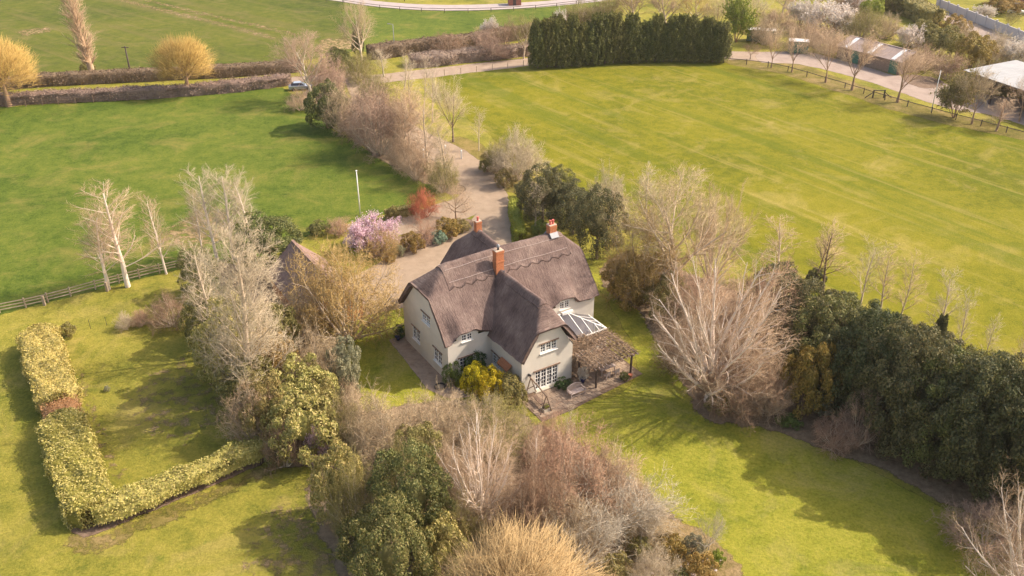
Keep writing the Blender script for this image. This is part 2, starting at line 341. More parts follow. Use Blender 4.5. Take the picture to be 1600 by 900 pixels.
sheet('yard', [(1190, 84), (1260, 82), (1320, 96), (1400, 118), (1440, 120), (1530, 145), (1660, 170), (1660, 214), (1560, 182), (1480, 168), (1400, 142), (1330, 120), (1250, 100), (1190, 98)], .026, M['yard'], .3, step=2)
sheet('lane_beside_wall', [(1400, -20), (1445, 2), (1500, 25), (1560, 52), (1640, 88), (1640, 100), (1560, 68), (1490, 38), (1430, 14), (1380, -14)], .022, M['yard'], .2, step=2)
sheet('flower_bed', [(562, 386), (600, 400), (640, 392), (700, 373), (737, 350), (722, 344), (650, 364), (600, 376)], .030, M['soil'], .12)
sheet('shrub_border', [(1050, 560), (1090, 620), (1110, 652), (1190, 662), (1290, 694), (1400, 738), (1500, 785), (1700, 860), (1750, 740), (1500, 640), (1240, 500), (1100, 440), (980, 400), (950, 440), (1010, 490)], .024, M['litter'], .25, soft=1.2)
sheet('woodland_floor', [(560, 660), (640, 640), (760, 640), (850, 680), (950, 730), (1020, 790), (1060, 830), (1120, 880), (1150, 940), (900, 1100), (560, 1100), (540, 900), (500, 800), (500, 720)], .024, M['litter'], .3, soft=1.2)
sheet('woodland_border', [(290, 420), (340, 470), (370, 560), (400, 650), (430, 715), (520, 705), (560, 660), (545, 600), (500, 520), (470, 470), (430, 440), (400, 420)], .026, M['litter'], .3, soft=1.2)
sheet('hedge_soil', [(110, 822), (135, 838), (200, 812), (330, 757), (428, 714), (425, 704), (325, 746), (195, 798), (130, 822)], .028, M['soil'], .1, soft=.5, inner=.1)
sheet('worn_strip', [(112, 838), (135, 846), (205, 818), (335, 764), (430, 722), (434, 730), (340, 776), (210, 832), (136, 862), (108, 850)], .024, M['rough'], .2, soft=1.3, inner=.45)
sheet('hedge_inner_soil', [(126, 590), (148, 665), (176, 748), (200, 738), (192, 730), (184, 738), (158, 665), (134, 590)], .028, M['worn'], .15, soft=.8, inner=.6)
sheet('tractor_tracks', [(165, -6), (300, 24), (420, 56), (424, 60), (300, 29), (155, -6)], .022, M['worn'], .2, soft=1.6, step=2, inner=.55)
sheet('tractor_tracks', [(205, -6), (330, 22), (450, 50), (455, 54), (330, 26), (196, -6)], .022, M['worn'], .2, soft=1.6, step=2, inner=.55)
sheet('bare_patch', [(35, 48), (70, 44), (72, 50), (38, 55)], .022, M['worn'], .3, soft=2.5, inner=.5)
sheet('bare_patch', [(510, 62), (545, 66), (560, 74), (500, 78)], .022, M['worn'], .3, soft=2.5, inner=.45)
sheet('worn_grass_patch', [(270, 360), (330, 330), (360, 360), (300, 385)], .022, M['worn'], .4, soft=4, inner=.5)
sheet('worn_grass_patch', [(230, 600), (320, 560), (350, 640), (250, 680)], .022, M['worn'], .4, soft=4, inner=.6)
sheet('worn_grass_patch', [(430, 800), (500, 820), (540, 900), (420, 890)], .022, M['worn'], .4, soft=4, inner=.58)
sheet('gravel_path', [(610, 532), (634, 524), (706, 602), (735, 620), (700, 622), (668, 606)], .034, M['paving'], .05, smooth=False, step=.6, soft=.25)
sheet('drive_verge', [(700, 240), (745, 262), (775, 292), (800, 300), (840, 300), (820, 280), (770, 240), (720, 215)], .018, M['rough'], .3)
sheet('tree_belt_floor', [(480, 150), (540, 200), (600, 250), (690, 296), (720, 300), (690, 265), (620, 222), (560, 175), (520, 140)], .024, M['litter'], .3, soft=1.2)
sheet('rockery_soil', [(1000, 800), (1060, 825), (1105, 850), (1150, 900), (1130, 960), (1000, 960), (980, 860)], .036, M['worn'], .25, soft=1.0)
sheet('brown_heap_ground', [(1415, 118), (1450, 120), (1475, 130), (1450, 138), (1420, 130)], .040, M['soil'], .2)

# ------------------------------------------------------------------ the thatched cottage (local x along the main ridge, local y to its back)
def thatchmat():
    m, n, l, b = nodes('thatch'); uv = n.new('ShaderNodeUVMap').outputs[0]
    mp = n.new('ShaderNodeMapping'); l.new(uv, mp.inputs[0]); mp.inputs['Scale'].default_value = (7, .7, 1)
    n1 = noise(n, l, mp.outputs[0], 1.0, 6, .7, .2)
    mp3 = n.new('ShaderNodeMapping'); l.new(uv, mp3.inputs[0]); mp3.inputs['Scale'].default_value = (22, 3, 1)
    n3 = noise(n, l, mp3.outputs[0], 1.0, 4, .7)
    n2 = noise(n, l, pos(n), .45, 5, .65)
    s = n.new('ShaderNodeMath'); s.operation = 'MULTIPLY_ADD'; l.new(n1.outputs[0], s.inputs[0]); s.inputs[1].default_value = .6
    t = n.new('ShaderNodeMath'); t.operation = 'MULTIPLY_ADD'; l.new(n2.outputs[0], t.inputs[0]); t.inputs[1].default_value = .95; t.inputs[2].default_value = -.28
    l.new(t.outputs[0], s.inputs[2])
    r = ramp(n, [(.24, (.088, .060, .053)), (.5, (.175, .123, .108)), (.78, (.30, .225, .19))]); l.new(s.outputs[0], r.inputs[0])
    r3 = ramp(n, [(.3, (.6, .6, .6)), (.7, (1.35, 1.32, 1.28))]); l.new(n3.outputs[0], r3.inputs[0])
    l.new(mixc(n, l, 1.0, r.outputs[0], r3.outputs[0], 'MULTIPLY'), b.inputs['Base Color']); b.inputs['Roughness'].default_value = .95; b.inputs['Specular IOR Level'].default_value = .15
    ad = n.new('ShaderNodeMath'); l.new(n1.outputs[0], ad.inputs[0]); l.new(n3.outputs[0], ad.inputs[1])
    bump(n, l, b, ad.outputs[0], 1.0, .10)
    return m
def brickmat():
    m, n, l, b = nodes('chimney_brick')
    nz = noise(n, l, pos(n), 9, 3); r = ramp(n, [(.3, (.38, .12, .05)), (.6, (.50, .19, .08)), (.8, (.40, .21, .11))]); l.new(nz.outputs[0], r.inputs[0])
    l.new(r.outputs[0], b.inputs['Base Color']); b.inputs['Roughness'].default_value = .9
    return m
M['thatch'] = thatchmat(); M['brick'] = brickmat()
M['mortar'] = plain('mortar', (.46, .34, .25), .95)
M['render'] = plain('cream_render', (.62, .56, .475), .85, .13, .45)
M['whitepaint'] = plain('white_paint', (.80, .77, .72), .45, .04)
M['dark_wood'] = plain('dark_wood', (.075, .05, .04), .7, .3, 6)
M['brown_wood'] = plain('brown_wood', (.20, .13, .09), .8, .25, 5)
M['grey_wood'] = plain('weathered_teak', (.42, .33, .29), .8, .2, 6)
M['fence_wood'] = plain('fence_wood', (.36, .27, .19), .85, .25, 4)
M['lead'] = plain('lead_flashing', (.22, .22, .235), .5, .15, 5)
M['terracotta'] = plain('terracotta', (.52, .17, .09), .8, .15, 6)
M['potred'] = plain('red_chimney_pot', (.55, .12, .09), .7, .15, 6)
M['blackmetal'] = plain('black_metal', (.03, .03, .035), .5)
M['rusttile'] = plain('orange_tile', (.42, .16, .07), .8, .25, 5)
M['claytile'] = plain('clay_tile', (.235, .145, .11), .85, .35, 2.2)
M['bluepot'] = plain('blue_glazed_pot', (.03, .03, .10), .2)
M['stonewall'] = plain('pale_stone', (.5, .45, .36), .9)
def glassmat(name='window_glass', c=(.035, .032, .045), rg=.08):
    m, n, l, b = nodes(name); b.inputs['Base Color'].default_value = (*c, 1); b.inputs['Roughness'].default_value = rg
    b.inputs['Specular IOR Level'].default_value = .5
    nz = noise(n, l, pos(n), 1.5, 2); bump(n, l, b, nz.outputs[0], .05, .02)
    return m
M['glass'] = glassmat()
def clearglass():
    m, n, l, b = nodes('conservatory_glass'); b.inputs['Base Color'].default_value = (.16, .155, .175, 1); b.inputs['Roughness'].default_value = .12
    t = n.new('ShaderNodeBsdfTransparent'); t.inputs[0].default_value = (.62, .62, .66, 1)
    ms = n.new('ShaderNodeMixShader'); ms.inputs[0].default_value = .5
    l.new(t.outputs[0], ms.inputs[1]); l.new(b.outputs[0], ms.inputs[2]); l.new(ms.outputs[0], n['Material Output'].inputs[0])
    return m
M['cglass'] = clearglass()

HO = G(702, 600); HR = R(32.4)
cot = thing('cottage', 'cream rendered cottage with a brown thatched roof and three brick chimneys', 'house', HO, HR)
def HL(a, b, z=0):
    return HO + Matrix.Rotation(HR, 3, 'Z') @ Vector((a, b, z))

def snoise(x, y, k=0):
    return (np.sin(1.3*x+.7*y+k)+np.sin(-.8*x+1.9*y+2.1+k)+np.sin(2.7*x+1.1*y+4.4*k)*.6+np.sin(.5*x-3.1*y+1.3)*.5)/3.1
def interp(tab, x):
    return np.interp(x, [t[0] for t in tab], [t[1] for t in tab])
def smin(a, b, k=.35):
    h = np.clip(.5+.5*(b-a)/k, 0, 1); return b*(1-h)+a*h-k*h*(1-h)

class Roof:
    # ridge along axis u at cross position vc; u0,u1 ends; hips (ridge end, slope) per end
    def __init__(s, vc, zr, slope, u0, u1, dl, dr, hip0=None, hip1=None, liftl=None, liftr=None, k=0, rnd_=.3):
        s.__dict__.update(vc=vc, zr=zr, s=slope, u0=u0, u1=u1, dl=dl, dr=dr, h0=hip0, h1=hip1, ll=liftl, lr=liftr, k=k, rn=rnd_)
    def z(s, u, d):   # d signed distance from ridge (negative = left/front side)
        ad = np.abs(d); z = s.zr - s.s*(np.sqrt(ad**2+s.rn**2)-s.rn)
        if s.h0: z = smin(z, s.zr - s.h0[1]*(s.h0[0]-u), .5)
        if s.h1: z = smin(z, s.zr - s.h1[1]*(u-s.h1[0]), .5)
        for lift, side, dm in ((s.ll, -1, s.dl), (s.lr, 1, s.dr)):
            if lift:
                t = np.clip((ad-dm*.45)/(dm*.55), 0, 1); t = t*t*(3-2*t)
                z = z + np.where(d*side > 0, interp(lift, u)*t, 0)
        # the ridge sags and the coat is uneven, thatch turns down slightly towards the eave
        return z + .045*snoise(u*1.1, d*1.1, s.k) - .05*np.sin(u*.55+s.k)
    def mesh(s, nu, nv, thick=.36):
        u = np.linspace(s.u0, s.u1, nu); d = np.concatenate([-np.linspace(1, 0, nv)**.9*s.dl, np.linspace(0, 1, nv)[1:]**.9*s.dr])
        U, D = np.meshgrid(u, d, indexing='ij'); 
        # eave edge not ruler straight
        De = D*(1+.012*snoise(U*2.3, D*0, 3+s.k)*np.abs(D)/max(s.dl, s.dr))
        Ue = U + np.where((U == u[0]) | (U == u[-1]), .04*snoise(D*2.1, U*0, s.k), 0)
        Z = s.z(U, De); m = len(d)
        top = np.stack([Ue, De, Z], -1)
        gu = np.gradient(Z, axis=0)/np.gradient(U, axis=0); gv = np.gradient(Z, axis=1)/np.gradient(De, axis=1)
        N = np.stack([-gu, -gv, np.ones_like(Z)], -1); N /= np.linalg.norm(N, axis=-1, keepdims=True)
        N[..., 0] *= .4; bot = top - N*thick*np.array([1, 1, 1.15])
        V = np.concatenate([top.reshape(-1, 3), bot.reshape(-1, 3)]); n = nu*m
        I = np.arange(n).reshape(nu, m)
        a, b, c, e = I[:-1, :-1], I[1:, :-1], I[1:, 1:], I[:-1, 1:]
        Q = [np.stack([a, b, c, e], -1).reshape(-1, 4), np.stack([a+n, e+n, c+n, b+n], -1).reshape(-1, 4)]
        def rim(ix): return np.stack([ix[:-1], ix[:-1]+n, ix[1:]+n, ix[1:]], -1)
        Q += [rim(I[:, 0])[:, ::-1], rim(I[:, -1]), rim(I[0, :]), rim(I[-1, :])[:, ::-1]]
        arc = np.sign(D)*np.sqrt(D**2+(s.zr-Z)**2); uvt = np.stack([Ue, arc], -1).reshape(-1, 2); uv = np.concatenate([uvt, uvt+.3])
        return V, np.concatenate(Q), uv
    def cap(s, ua, ub, reach, off=.085, scal=.2, per=1.25, nu=160):
        u = np.linspace(ua, ub, nu); nv = 9; V = []; uvs = []
        def edge(x):
            ph = (x/per) % 2; f = ph-np.floor(ph)
            arcs = np.sin(np.pi*f); pts = 1-np.abs(2*f-1)
            return reach+scal*np.where(ph < 1, arcs, pts)
        e = edge(u); T = np.linspace(-1, 1, 2*nv-1)
        D = T[None, :]*e[:, None]; U = np.repeat(u[:, None], len(T), 1); Z = s.z(U, D)+off-.02*np.abs(T)[None, :]
        top = np.stack([U, D, Z], -1); bot = top-np.array([0, 0, off+.06]); m = len(T); n = nu*m
        V = np.concatenate([top.reshape(-1, 3), bot.reshape(-1, 3)]); I = np.arange(n).reshape(nu, m)
        Q = [np.stack([I[:-1, :-1], I[1:, :-1], I[1:, 1:], I[:-1, 1:]], -1).reshape(-1, 4)]
        def rim(ix): return np.stack([ix[:-1], ix[:-1]+n, ix[1:]+n, ix[1:]], -1)
        Q += [rim(I[:, 0])[:, ::-1], rim(I[:, -1]), rim(I[0, :]), rim(I[-1, :])[:, ::-1]]
        uvt = np.stack([U, D*1.5+7], -1).reshape(-1, 2)
        return V, np.concatenate(Q), np.concatenate([uvt, uvt])
def orient(V, kind, vc):
    V = V.copy()
    if kind == 'x': V[:, 1] += vc; return V
    out = V.copy(); out[:, 0] = vc + V[:, 1]; out[:, 1] = V[:, 0]; return out     # ridge along y
def flipq(Q): return Q[:, ::-1]

liftF = [(-.6, -.02), (.25, .0), (.7, .5), (1.25, .98), (2.9, .85), (3.6, .5), (4.7, .1), (10.5, .1), (11.5, .38), (12.5, .95), (14.3, .88), (14.85, .18), (17.5, .0)]
main = Roof(4.65, 10.25, 1.2, -.38, 17.4, 5.05, 5.05, (2.3, .80), (15.6, .95), liftF, None, 0)
wing = Roof(7.57, 8.98, 1.62, -5.95, 3.2, 3.3, 3.05, (-4.35, 1.38), None, None, [(-6, .25), (-5, .1), (-3, 0), (3.5, 0)], 1.7)
rear = Roof(10.6, 8.55, 1.3, 7.5, 14.6, 3.7, 3.6, None, (12.6, .95), None, None, 3.1)
def roofpart(name, rf, kind, nu, nv, label):
    V, Q, uv = rf.mesh(nu, nv); V = orient(V, kind, rf.vc)
    if kind == 'y': Q = flipq(Q)
    me = mk(name, V, Q, None, M['thatch'], True, uv); o = link(name, me, cot); o['label'] = label
    return o
r_main = roofpart('roof', main, 'x', 110, 28, 'long main roof of brown thatch swept over the upper windows')
r_wing = roofpart('roof', wing, 'y', 70, 22, 'steep thatched roof of the front wing with a half hip')
r_rear = roofpart('roof', rear, 'y', 50, 20, 'small thatched roof of the rear wing')
def cap(rf, kind, par, *a):
    V, Q, uv = rf.cap(*a); V = orient(V, kind, rf.vc)
    if kind == 'y': Q = flipq(Q)
    return link('ridge_cap', mk('ridge_cap', V, Q, None, M['thatch'], False, uv), par)
cap(main, 'x', r_main, 1.9, 15.9, 1.72); cap(wing, 'y', r_wing, -4.6, 1.2, .55, .06, .04); cap(rear, 'y', r_rear, 7.8, 12.9, .6, .06, .04)
for sgn in (-1, 1):   # hazel rods pinned along the ridge
    for dd in (.62, 1.45):
        us = np.linspace(2.1, 15.7, 40); zz = main.z(us, np.full(40, sgn*dd))+.125
        b = MB()
        for i in range(39): b.bar((us[i], 4.65+sgn*dd, zz[i]), (us[i+1], 4.65+sgn*dd, zz[i+1]), .035)
        b.build('hazel_rod', M['grey_wood'], r_main)

# ---- walls with real openings
def clip(poly, cuts):
    for (nx, ny, c) in cuts:          # keep nx*u+ny*v <= c
        out = []
        for i in range(len(poly)):
            p, q = poly[i-1], poly[i]; dp = nx*p[0]+ny*p[1]-c; dq = nx*q[0]+ny*q[1]-c
            if (dp <= 0) != (dq <= 0):
                t = dp/(dp-dq); out.append((p[0]+(q[0]-p[0])*t, p[1]+(q[1]-p[1])*t))
            if dq <= 0: out.append(q)
        poly = out
        if len(poly) < 3: return []
    return poly
def wall(mb, org, ud, nrm, L, H, holes=(), cuts=(), depth=.16, u00=0):
    org = Vector(org); ud = Vector(ud); nrm = Vector(nrm); zz = Vector((0, 0, 1))
    P3 = lambda u, v, d=0: org+ud*u+zz*v-nrm*d
    us = sorted({u00, L, *[h[0] for h in holes], *[h[1] for h in holes]}); vsx = sorted({0, H, *[h[2] for h in holes], *[h[3] for h in holes]})
    for i in range(len(us)-1):
        for j in range(len(vsx)-1):
            cu, cv = (us[i]+us[i+1])/2, (vsx[j]+vsx[j+1])/2
            if any(h[0] < cu < h[1] and h[2] < cv < h[3] for h in holes): continue
            p = clip([(us[i], vsx[j]), (us[i+1], vsx[j]), (us[i+1], vsx[j+1]), (us[i], vsx[j+1])], cuts)
            if p: mb.quad(*[P3(*q) for q in p])
    for u0, u1, v0, v1 in holes:
        mb.quad(P3(u0, v0), P3(u0, v1), P3(u0, v1, depth), P3(u0, v0, depth)); mb.quad(P3(u1, v0, depth), P3(u1, v1, depth), P3(u1, v1), P3(u1, v0))
        mb.quad(P3(u0, v0, depth), P3(u1, v0, depth), P3(u1, v0), P3(u0, v0)); mb.quad(P3(u0, v1), P3(u1, v1), P3(u1, v1, depth), P3(u0, v1, depth))
def window(org, ud, nrm, h, nc, cols, rows, lintel=True, sill=True, name='window', label=None, recess=.07):
    org = Vector(org); ud = Vector(ud); nrm = Vector(nrm); zz = Vector((0, 0, 1)); u0, u1, v0, v1 = h
    P3 = lambda u, v, d=0: org+ud*u+zz*v-nrm*d
    fr = MB(); gl = []
    def hb(ua, ub, v, wd, d, t): fr.bar(P3(ua, v, d), P3(ub, v, d), t, wd)
    def vb(u, va, vb_, wd, d, t): fr.bar(P3(u, va, d), P3(u, vb_, d), wd, t, up=nrm)
    d = recess
    hb(u0, u1, v0+.035, .07, d, .09); hb(u0, u1, v1-.035, .07, d, .09)
    for i in range(nc+1): vb(min(max(u0+(u1-u0)*i/nc, u0+.035), u1-.035), v0+.06, v1-.06, .09 if 0 < i < nc else .07, d-.003, .09)
    cw = (u1-u0)/nc
    for i in range(nc):
        a, b = u0+cw*i+.04, u0+cw*(i+1)-.04
        for x in (a+.02, b-.02): vb(x, v0+.06, v1-.06, .05, d+.004, .07)
        for y in (v0+.085, v1-.085): hb(a, b, y, .05, d+.007, .07)
        for k in range(1, cols): vb(a+(b-a)*k/cols, v0+.08, v1-.08, .042, d+.012, .05)
        for k in range(1, rows): hb(a+.02, b-.02, v0+(v1-v0)*k/rows, .042, d+.015, .05)
        gl.append((a, b))
    o = fr.build(name, M['whitepaint'], cot)
    if label: o['label'] = label
    for a, b in gl:
        MB().quad(P3(a, v0+.06, d+.03), P3(b, v0+.06, d+.03), P3(b, v1-.06, d+.03), P3(a, v1-.06, d+.03)).build('pane', M['glass'], o)
    if lintel: MB().bar(P3(u0-.16, v1+.055, -.015), P3(u1+.16, v1+.055, -.015), .13, .11).build('lintel', M['brown_wood'], o)
    if sill: MB().bar(P3(u0-.06, v0-.035, -.03), P3(u1+.06, v0-.035, -.03), .2, .07).build('sill', M['whitepaint'], o)
    return o

wm = MB()
X, Y = Vector((1, 0, 0)), Vector((0, 1, 0))
# left gable, x = 0, seen from -x: u runs from y=0 backwards
hl = [(3.47, 5.07, 4.6, 5.58), (5.85, 7.42, 1.3, 2.76), (1.32, 2.92, 1.2, 2.68)]
gcut = lambda k: [(-k, 1, 4.25), (k, 1, 4.25+k*9.3), (0, 1, 7.85)]
wall(wm, (0, 0, 0), Y, -X, 9.3, 8.4, hl, gcut(1.2))
for h in hl: window((0, 0, 0), Y, -X, h, 2, 2, 3)
# right gable
wall(wm, (17, 0, 0), Y, X, 9.3, 8.4, [], gcut(1.2))
# front wall in stretches, back wall
hf = [(1.48, 2.66, 4.2, 4.95), (1.2, 2.8, .78, 2.45)]
wall(wm, (0, 0, 0), X, -Y, .95, 4.55); wall(wm, (0, 0, 0), X, -Y, 3.3, 5.3, hf, u00=.95); wall(wm, (0, 0, 0), X, -Y, 12.2, 4.55, u00=3.3)
hr = [(12.7, 13.88, 4.12, 5.02)]
wall(wm, (0, 0, 0), X, -Y, 14.6, 5.3, hr, u00=12.2); wall(wm, (0, 0, 0), X, -Y, 17, 4.55, u00=14.6)
wall(wm, (0, 9.3, 0), X, Y, 17, 4.5)
window((0, 0, 0), X, -Y, hf[0], 2, 2, 2, lintel=False); window((0, 0, 0), X, -Y, hf[1], 2, 2, 4); window((0, 0, 0), X, -Y, hr[0], 2, 2, 3, lintel=False)
# wing: left wall x=4.71, right wall x=10.42, gable y=-5.4
hw = [(-1.62, -.2, .86, 2.2)]
wall(wm, (4.71, 0, 0), Y, -X, 0, 3.95, hw, u00=-5.4); window((4.71, 0, 0), Y, -X, hw[0], 2, 2, 4)
wall(wm, (10.42, 0, 0), Y, X, 0, 4.1, u00=-5.4)
hg = [(6.72, 8.6, 4.08, 5.06), (6.2, 8.8, .12, 2.24)]
kk = 1.62
wall(wm, (0, -5.4, 0), X, -Y, 10.42, 7, hg, [(-kk, 1, 3.65-kk*4.71), (kk, 1, 3.85+kk*10.42), (0, 1, 6.45)], u00=4.71)
window((0, -5.4, 0), X, -Y, hg[0], 3, 2, 3)
for i in range(4):
    h = (6.2+.65*i, 6.85+.65*i, .12, 2.24)
    o = window((0, -5.4, 0), X, -Y, h, 1, 2, 5, lintel=False, sill=False, name='glazed_door', recess=.06)
    MB().bar((h[0]+(.06 if i % 2 else .59), -5.41, 1.05), (h[0]+(.06 if i % 2 else .59), -5.41, 1.2), .03).build('handle', M['blackmetal'], o)
MB().box(6.0, 9.0, -5.5, -5.39, 2.25, 2.37).build('lintel', M['brown_wood'], cot)
MB().box(6.1, 8.9, -5.75, -5.402, 0, .1).build('door_step', M['stonewall'], cot)
# rear wing box
wall(wm, (7.2, 9.3, 0), Y, -X, 5, 4.0); wall(wm, (14, 9.3, 0), Y, X, 5, 4.0)
wall(wm, (7.2, 14.3, 0), X, Y, 6.8, 6.2, [], [(-1.3, 1, 3.6), (1.3, 1, 3.6+1.3*6.8)])
wm.build('wall', M['render'], cot)
# small tiled canopy on the wing's left wall
cn = MB(); cn.add([(4.69, -1.95, 2.55), (4.69, -3.75, 2.55), (4.12, -3.75, 2.1), (4.12, -1.95, 2.1), (4.69, -1.95, 2.47), (4.69, -3.75, 2.47), (4.12, -3.75, 2.02), (4.12, -1.95, 2.02)], [(0,1,2,3),(7,6,5,4),(0,3,7,4),(1,5,6,2),(3,2,6,7)])
cno = cn.build('tiled_canopy', M['rusttile'], cot); cno['label'] = 'small orange tiled canopy on the wing wall'
for i in range(9):
    for j in range(3):
        y = -1.97-i*.2; t = j/3; MB().add([(4.68-.57*t, y, 2.585-.45*t), (4.68-.57*t, y-.19, 2.585-.45*t), (4.68-.57*(t+.36), y-.19, 2.575-.45*(t+.33)), (4.68-.57*(t+.36), y, 2.575-.45*(t+.33))], [(0,1,2,3)]).build('tile', M['rusttile'], cno)
wl = MB(); wl.box(5.4, 5.52, -5.52, -5.4, 2.1, 2.35); wl.bar((5.46, -5.46, 2.33), (5.46, -5.72, 2.4), .05); wl.lathe([(.05, 0), (.1, -.12), (.09, -.2)], 8, (5.46, -5.72, 2.42)); wl.build('wall_lamp', M['blackmetal'], cot)
# chimneys: each course of bricks is real (proud bricks on a mortar core)
def chimney(x, y, z0, z1, wx, wy, pots, label, band=True):
    core = MB().box(x-wx/2, x+wx/2, y-wy/2, y+wy/2, z0, z1).build('chimney', M['mortar'], cot); core['label'] = label
    bm_ = MB(); ch = .085; k = 0; z = z0
    while z+ch <= z1+.001:
        ex = .02
        top = z1-z
        if band and (top < .28 or 1.05 < top < 1.25): ex = .055
        off = .11 if k % 2 else 0
        for sgn in (-1, 1):
            u = -wx/2-off
            while u < wx/2:
                a, b = max(u, -wx/2-ex), min(u+.215, wx/2+ex)
                if b-a > .03: bm_.box(x+a, x+b, *sorted((y+sgn*(wy/2-.01), y+sgn*(wy/2+ex))), z+.006, z+ch-.006)
                u += .225
            u = -wy/2-off
            while u < wy/2:
                a, b = max(u, -wy/2), min(u+.215, wy/2)
                if b-a > .03: bm_.box(*sorted((x+sgn*(wx/2-.01), x+sgn*(wx/2+ex))), y+a, y+b, z+.006, z+ch-.006)
                u += .225
        z += ch; k += 1
    bo = bm_.build('brickwork', M['brick'], core); bo['kind'] = 'stuff'
    MB().box(x-wx/2-.03, x+wx/2+.03, y-wy/2-.03, y+wy/2+.03, z1, z1+.05).build('capping', M['mortar'], core)
    for px_, py_, kind in pots:
        if kind == 'cowl':
            MB().lathe([(.12, 0), (.1, .25), (.1, .3)], 12, (x+px_, y+py_, z1+.05)).build('chimney_pot', M['blackmetal'], core)
            MB().lathe([(.15, .3), (.17, .36), (.13, .5), (.05, .58)], 12, (x+px_, y+py_, z1+.05)).build('cowl', M['lead'], core)
        else:
            MB().lathe([(.13, 0), (.11, .12), (.1, .36), (.13, .38), (.13, .45)], 12, (x+px_, y+py_, z1+.05)).build('chimney_pot', M['potred'], core)
    return core
c1 = chimney(7.45, 3.05, 6.6, 10.95, .82, .62, [(0, 0, 'cowl')], 'tall slim brick chimney at the foot of the wing ridge')
c2 = chimney(14.75, 4.65, 9.6, 11.15, .78, .62, [(-.16, 0, 'pot'), (.17, 0, 'pot')], 'short brick chimney with two red pots on the main ridge')
c3 = chimney(10.6, 12.3, 7.8, 9.55, .62, .5, [(0, 0, 'pot')], 'small brick chimney on the rear roof')
fl = MB()
fl.add([(7.0, 2.6, 7.6), (6.72, 2.62, 7.42), (6.7, 3.35, 8.35), (6.98, 3.36, 8.6)], [(0,1,2,3)])
fl.add([(7.9, 2.6, 8.0), (8.25, 2.55, 7.8), (8.25, 3.4, 8.75), (7.9, 3.4, 8.95)], [(0,1,2,3)])
fl.add([(7.0, 2.72, 8.0), (7.92, 2.72, 8.0), (8.2, 2.3, 8.1), (7.57, 2.2, 9.12), (6.8, 2.35, 7.5)], [(0,1,2,3,4)])
fo = fl.build('flashing', M['lead'], c1); so = fo.modifiers.new('s', 'SOLIDIFY'); so.thickness = .05; so.offset = 0
fl = MB(); 
for s_ in (-1, 1): fl.add([(14.28, 4.65+s_*.3, 10.36), (15.22, 4.65+s_*.3, 10.36), (15.2, 4.65+s_*.7, 9.94), (14.3, 4.65+s_*.7, 9.94)], [(0,1,2,3)] if s_ < 0 else [(3,2,1,0)])
fo = fl.build('flashing', M['lead'], c2); so = fo.modifiers.new('s', 'SOLIDIFY'); so.thickness = .12; so.offset = 0
# conservatory: white bars, glass roof and sides
cs = MB(); A0, A1, F0, T0, E0 = 10.5, 16.3, -3.1, 3.6, 2.4; HX = 13.6
tp = lambda a: (a, -.05, T0); ft = lambda a: (a, F0, E0)
raf = [10.55, 11.6, 12.6, 13.6]
for a in raf: cs.bar(tp(a), ft(a), .07, .09)
cs.bar(tp(HX), (A1, F0, E0), .1, .1); cs.bar((10.5, -.05, T0), (HX, -.05, T0), .12, .12); cs.bar(ft(A0), ft(A1), .14, .14); cs.bar((A1, F0, E0), (A1, -.05, E0), .12, .12)
for a in (14.55, 15.45):
    t = (a-HX)/(A1-HX); cs.bar((a, -.05+(F0+.05)*t, T0+(E0-T0)*t), ft(a), .07, .09)
for yb in (-.75, -1.5, -2.3):
    t = -(yb+.05)/(-.05-F0)*-1; t = (yb+.05)/(F0+.05); cs.bar((HX+(A1-HX)*t, yb, T0+(E0-T0)*t), (A1, yb, E0), .06, .08)
for a in (11, 12, 13, 14, 15, 16.25): cs.bar((a, F0, .6), (a, F0, E0), .08)
for y in (-.1, -1.1, -2.1): cs.bar((A1, y, .6), (A1, y, E0), .08)
cs.bar((A0, F0, .62), (A1, F0, .62), .08); cs.bar((A1, F0, .62), (A1, -.05, .62), .08)
cso = cs.build('conservatory', M['whitepaint'], cot); cso['label'] = 'white framed glass lean-to with a hipped glass roof'
al = raf+[]
for i in range(3): MB().quad(tp(al[i]), ft(al[i]), ft(al[i+1]), tp(al[i+1])).build('pane', M['cglass'], cso)
xs = [13.6, 14.55, 15.45, 16.3]
hp = lambda a: (a, -.05+(F0+.05)*(a-HX)/(A1-HX), T0+(E0-T0)*(a-HX)/(A1-HX))
for i in range(3): MB().quad(*([hp(xs[i]), ft(xs[i]), ft(xs[i+1]), hp(xs[i+1])] if i < 2 else [hp(xs[i]), ft(xs[i]), ft(xs[i+1])])).build('pane', M['cglass'], cso)
ys = [-.05, -.75, -1.5, -2.3, F0]
hq = lambda y: (HX+(A1-HX)*(y+.05)/(F0+.05), y, T0+(E0-T0)*(y+.05)/(F0+.05))
for i in range(4): MB().quad(*([hq(ys[i]), hq(ys[i+1]), (A1, ys[i+1], E0), (A1, ys[i], E0)] if i < 3 else [hq(ys[i]), (A1, F0, E0), (A1, ys[i], E0)])).build('pane', M['cglass'], cso)
for i, a in enumerate((10.5, 11, 12, 13, 14, 15)): b_ = (11, 12, 13, 14, 15, 16.25)[i]; MB().quad((a, F0, .62), (b_, F0, .62), (b_, F0, E0), (a, F0, E0)).build('pane', M['cglass'], cso)
MB().box(10.44, 16.34, F0-.06, F0+.06, 0, .58).build('base_wall', M['render'], cso); MB().box(16.22, 16.34, F0+.062, -.02, 0, .58).build('base_wall', M['render'], cso)
MB().box(12.9, 14.2, -.28, -.003, 3.55, 3.8).build('box_gutter', M['whitepaint'], cso)
MB().box(10.46, 16.2, F0+.08, -.01, .02, .06).build('floor', M['paving'], cso)
sf = thing('conservatory_sofa', 'pale sofa inside the glass lean-to', 'sofa', HL(13.6, -1.3, .06), HR)
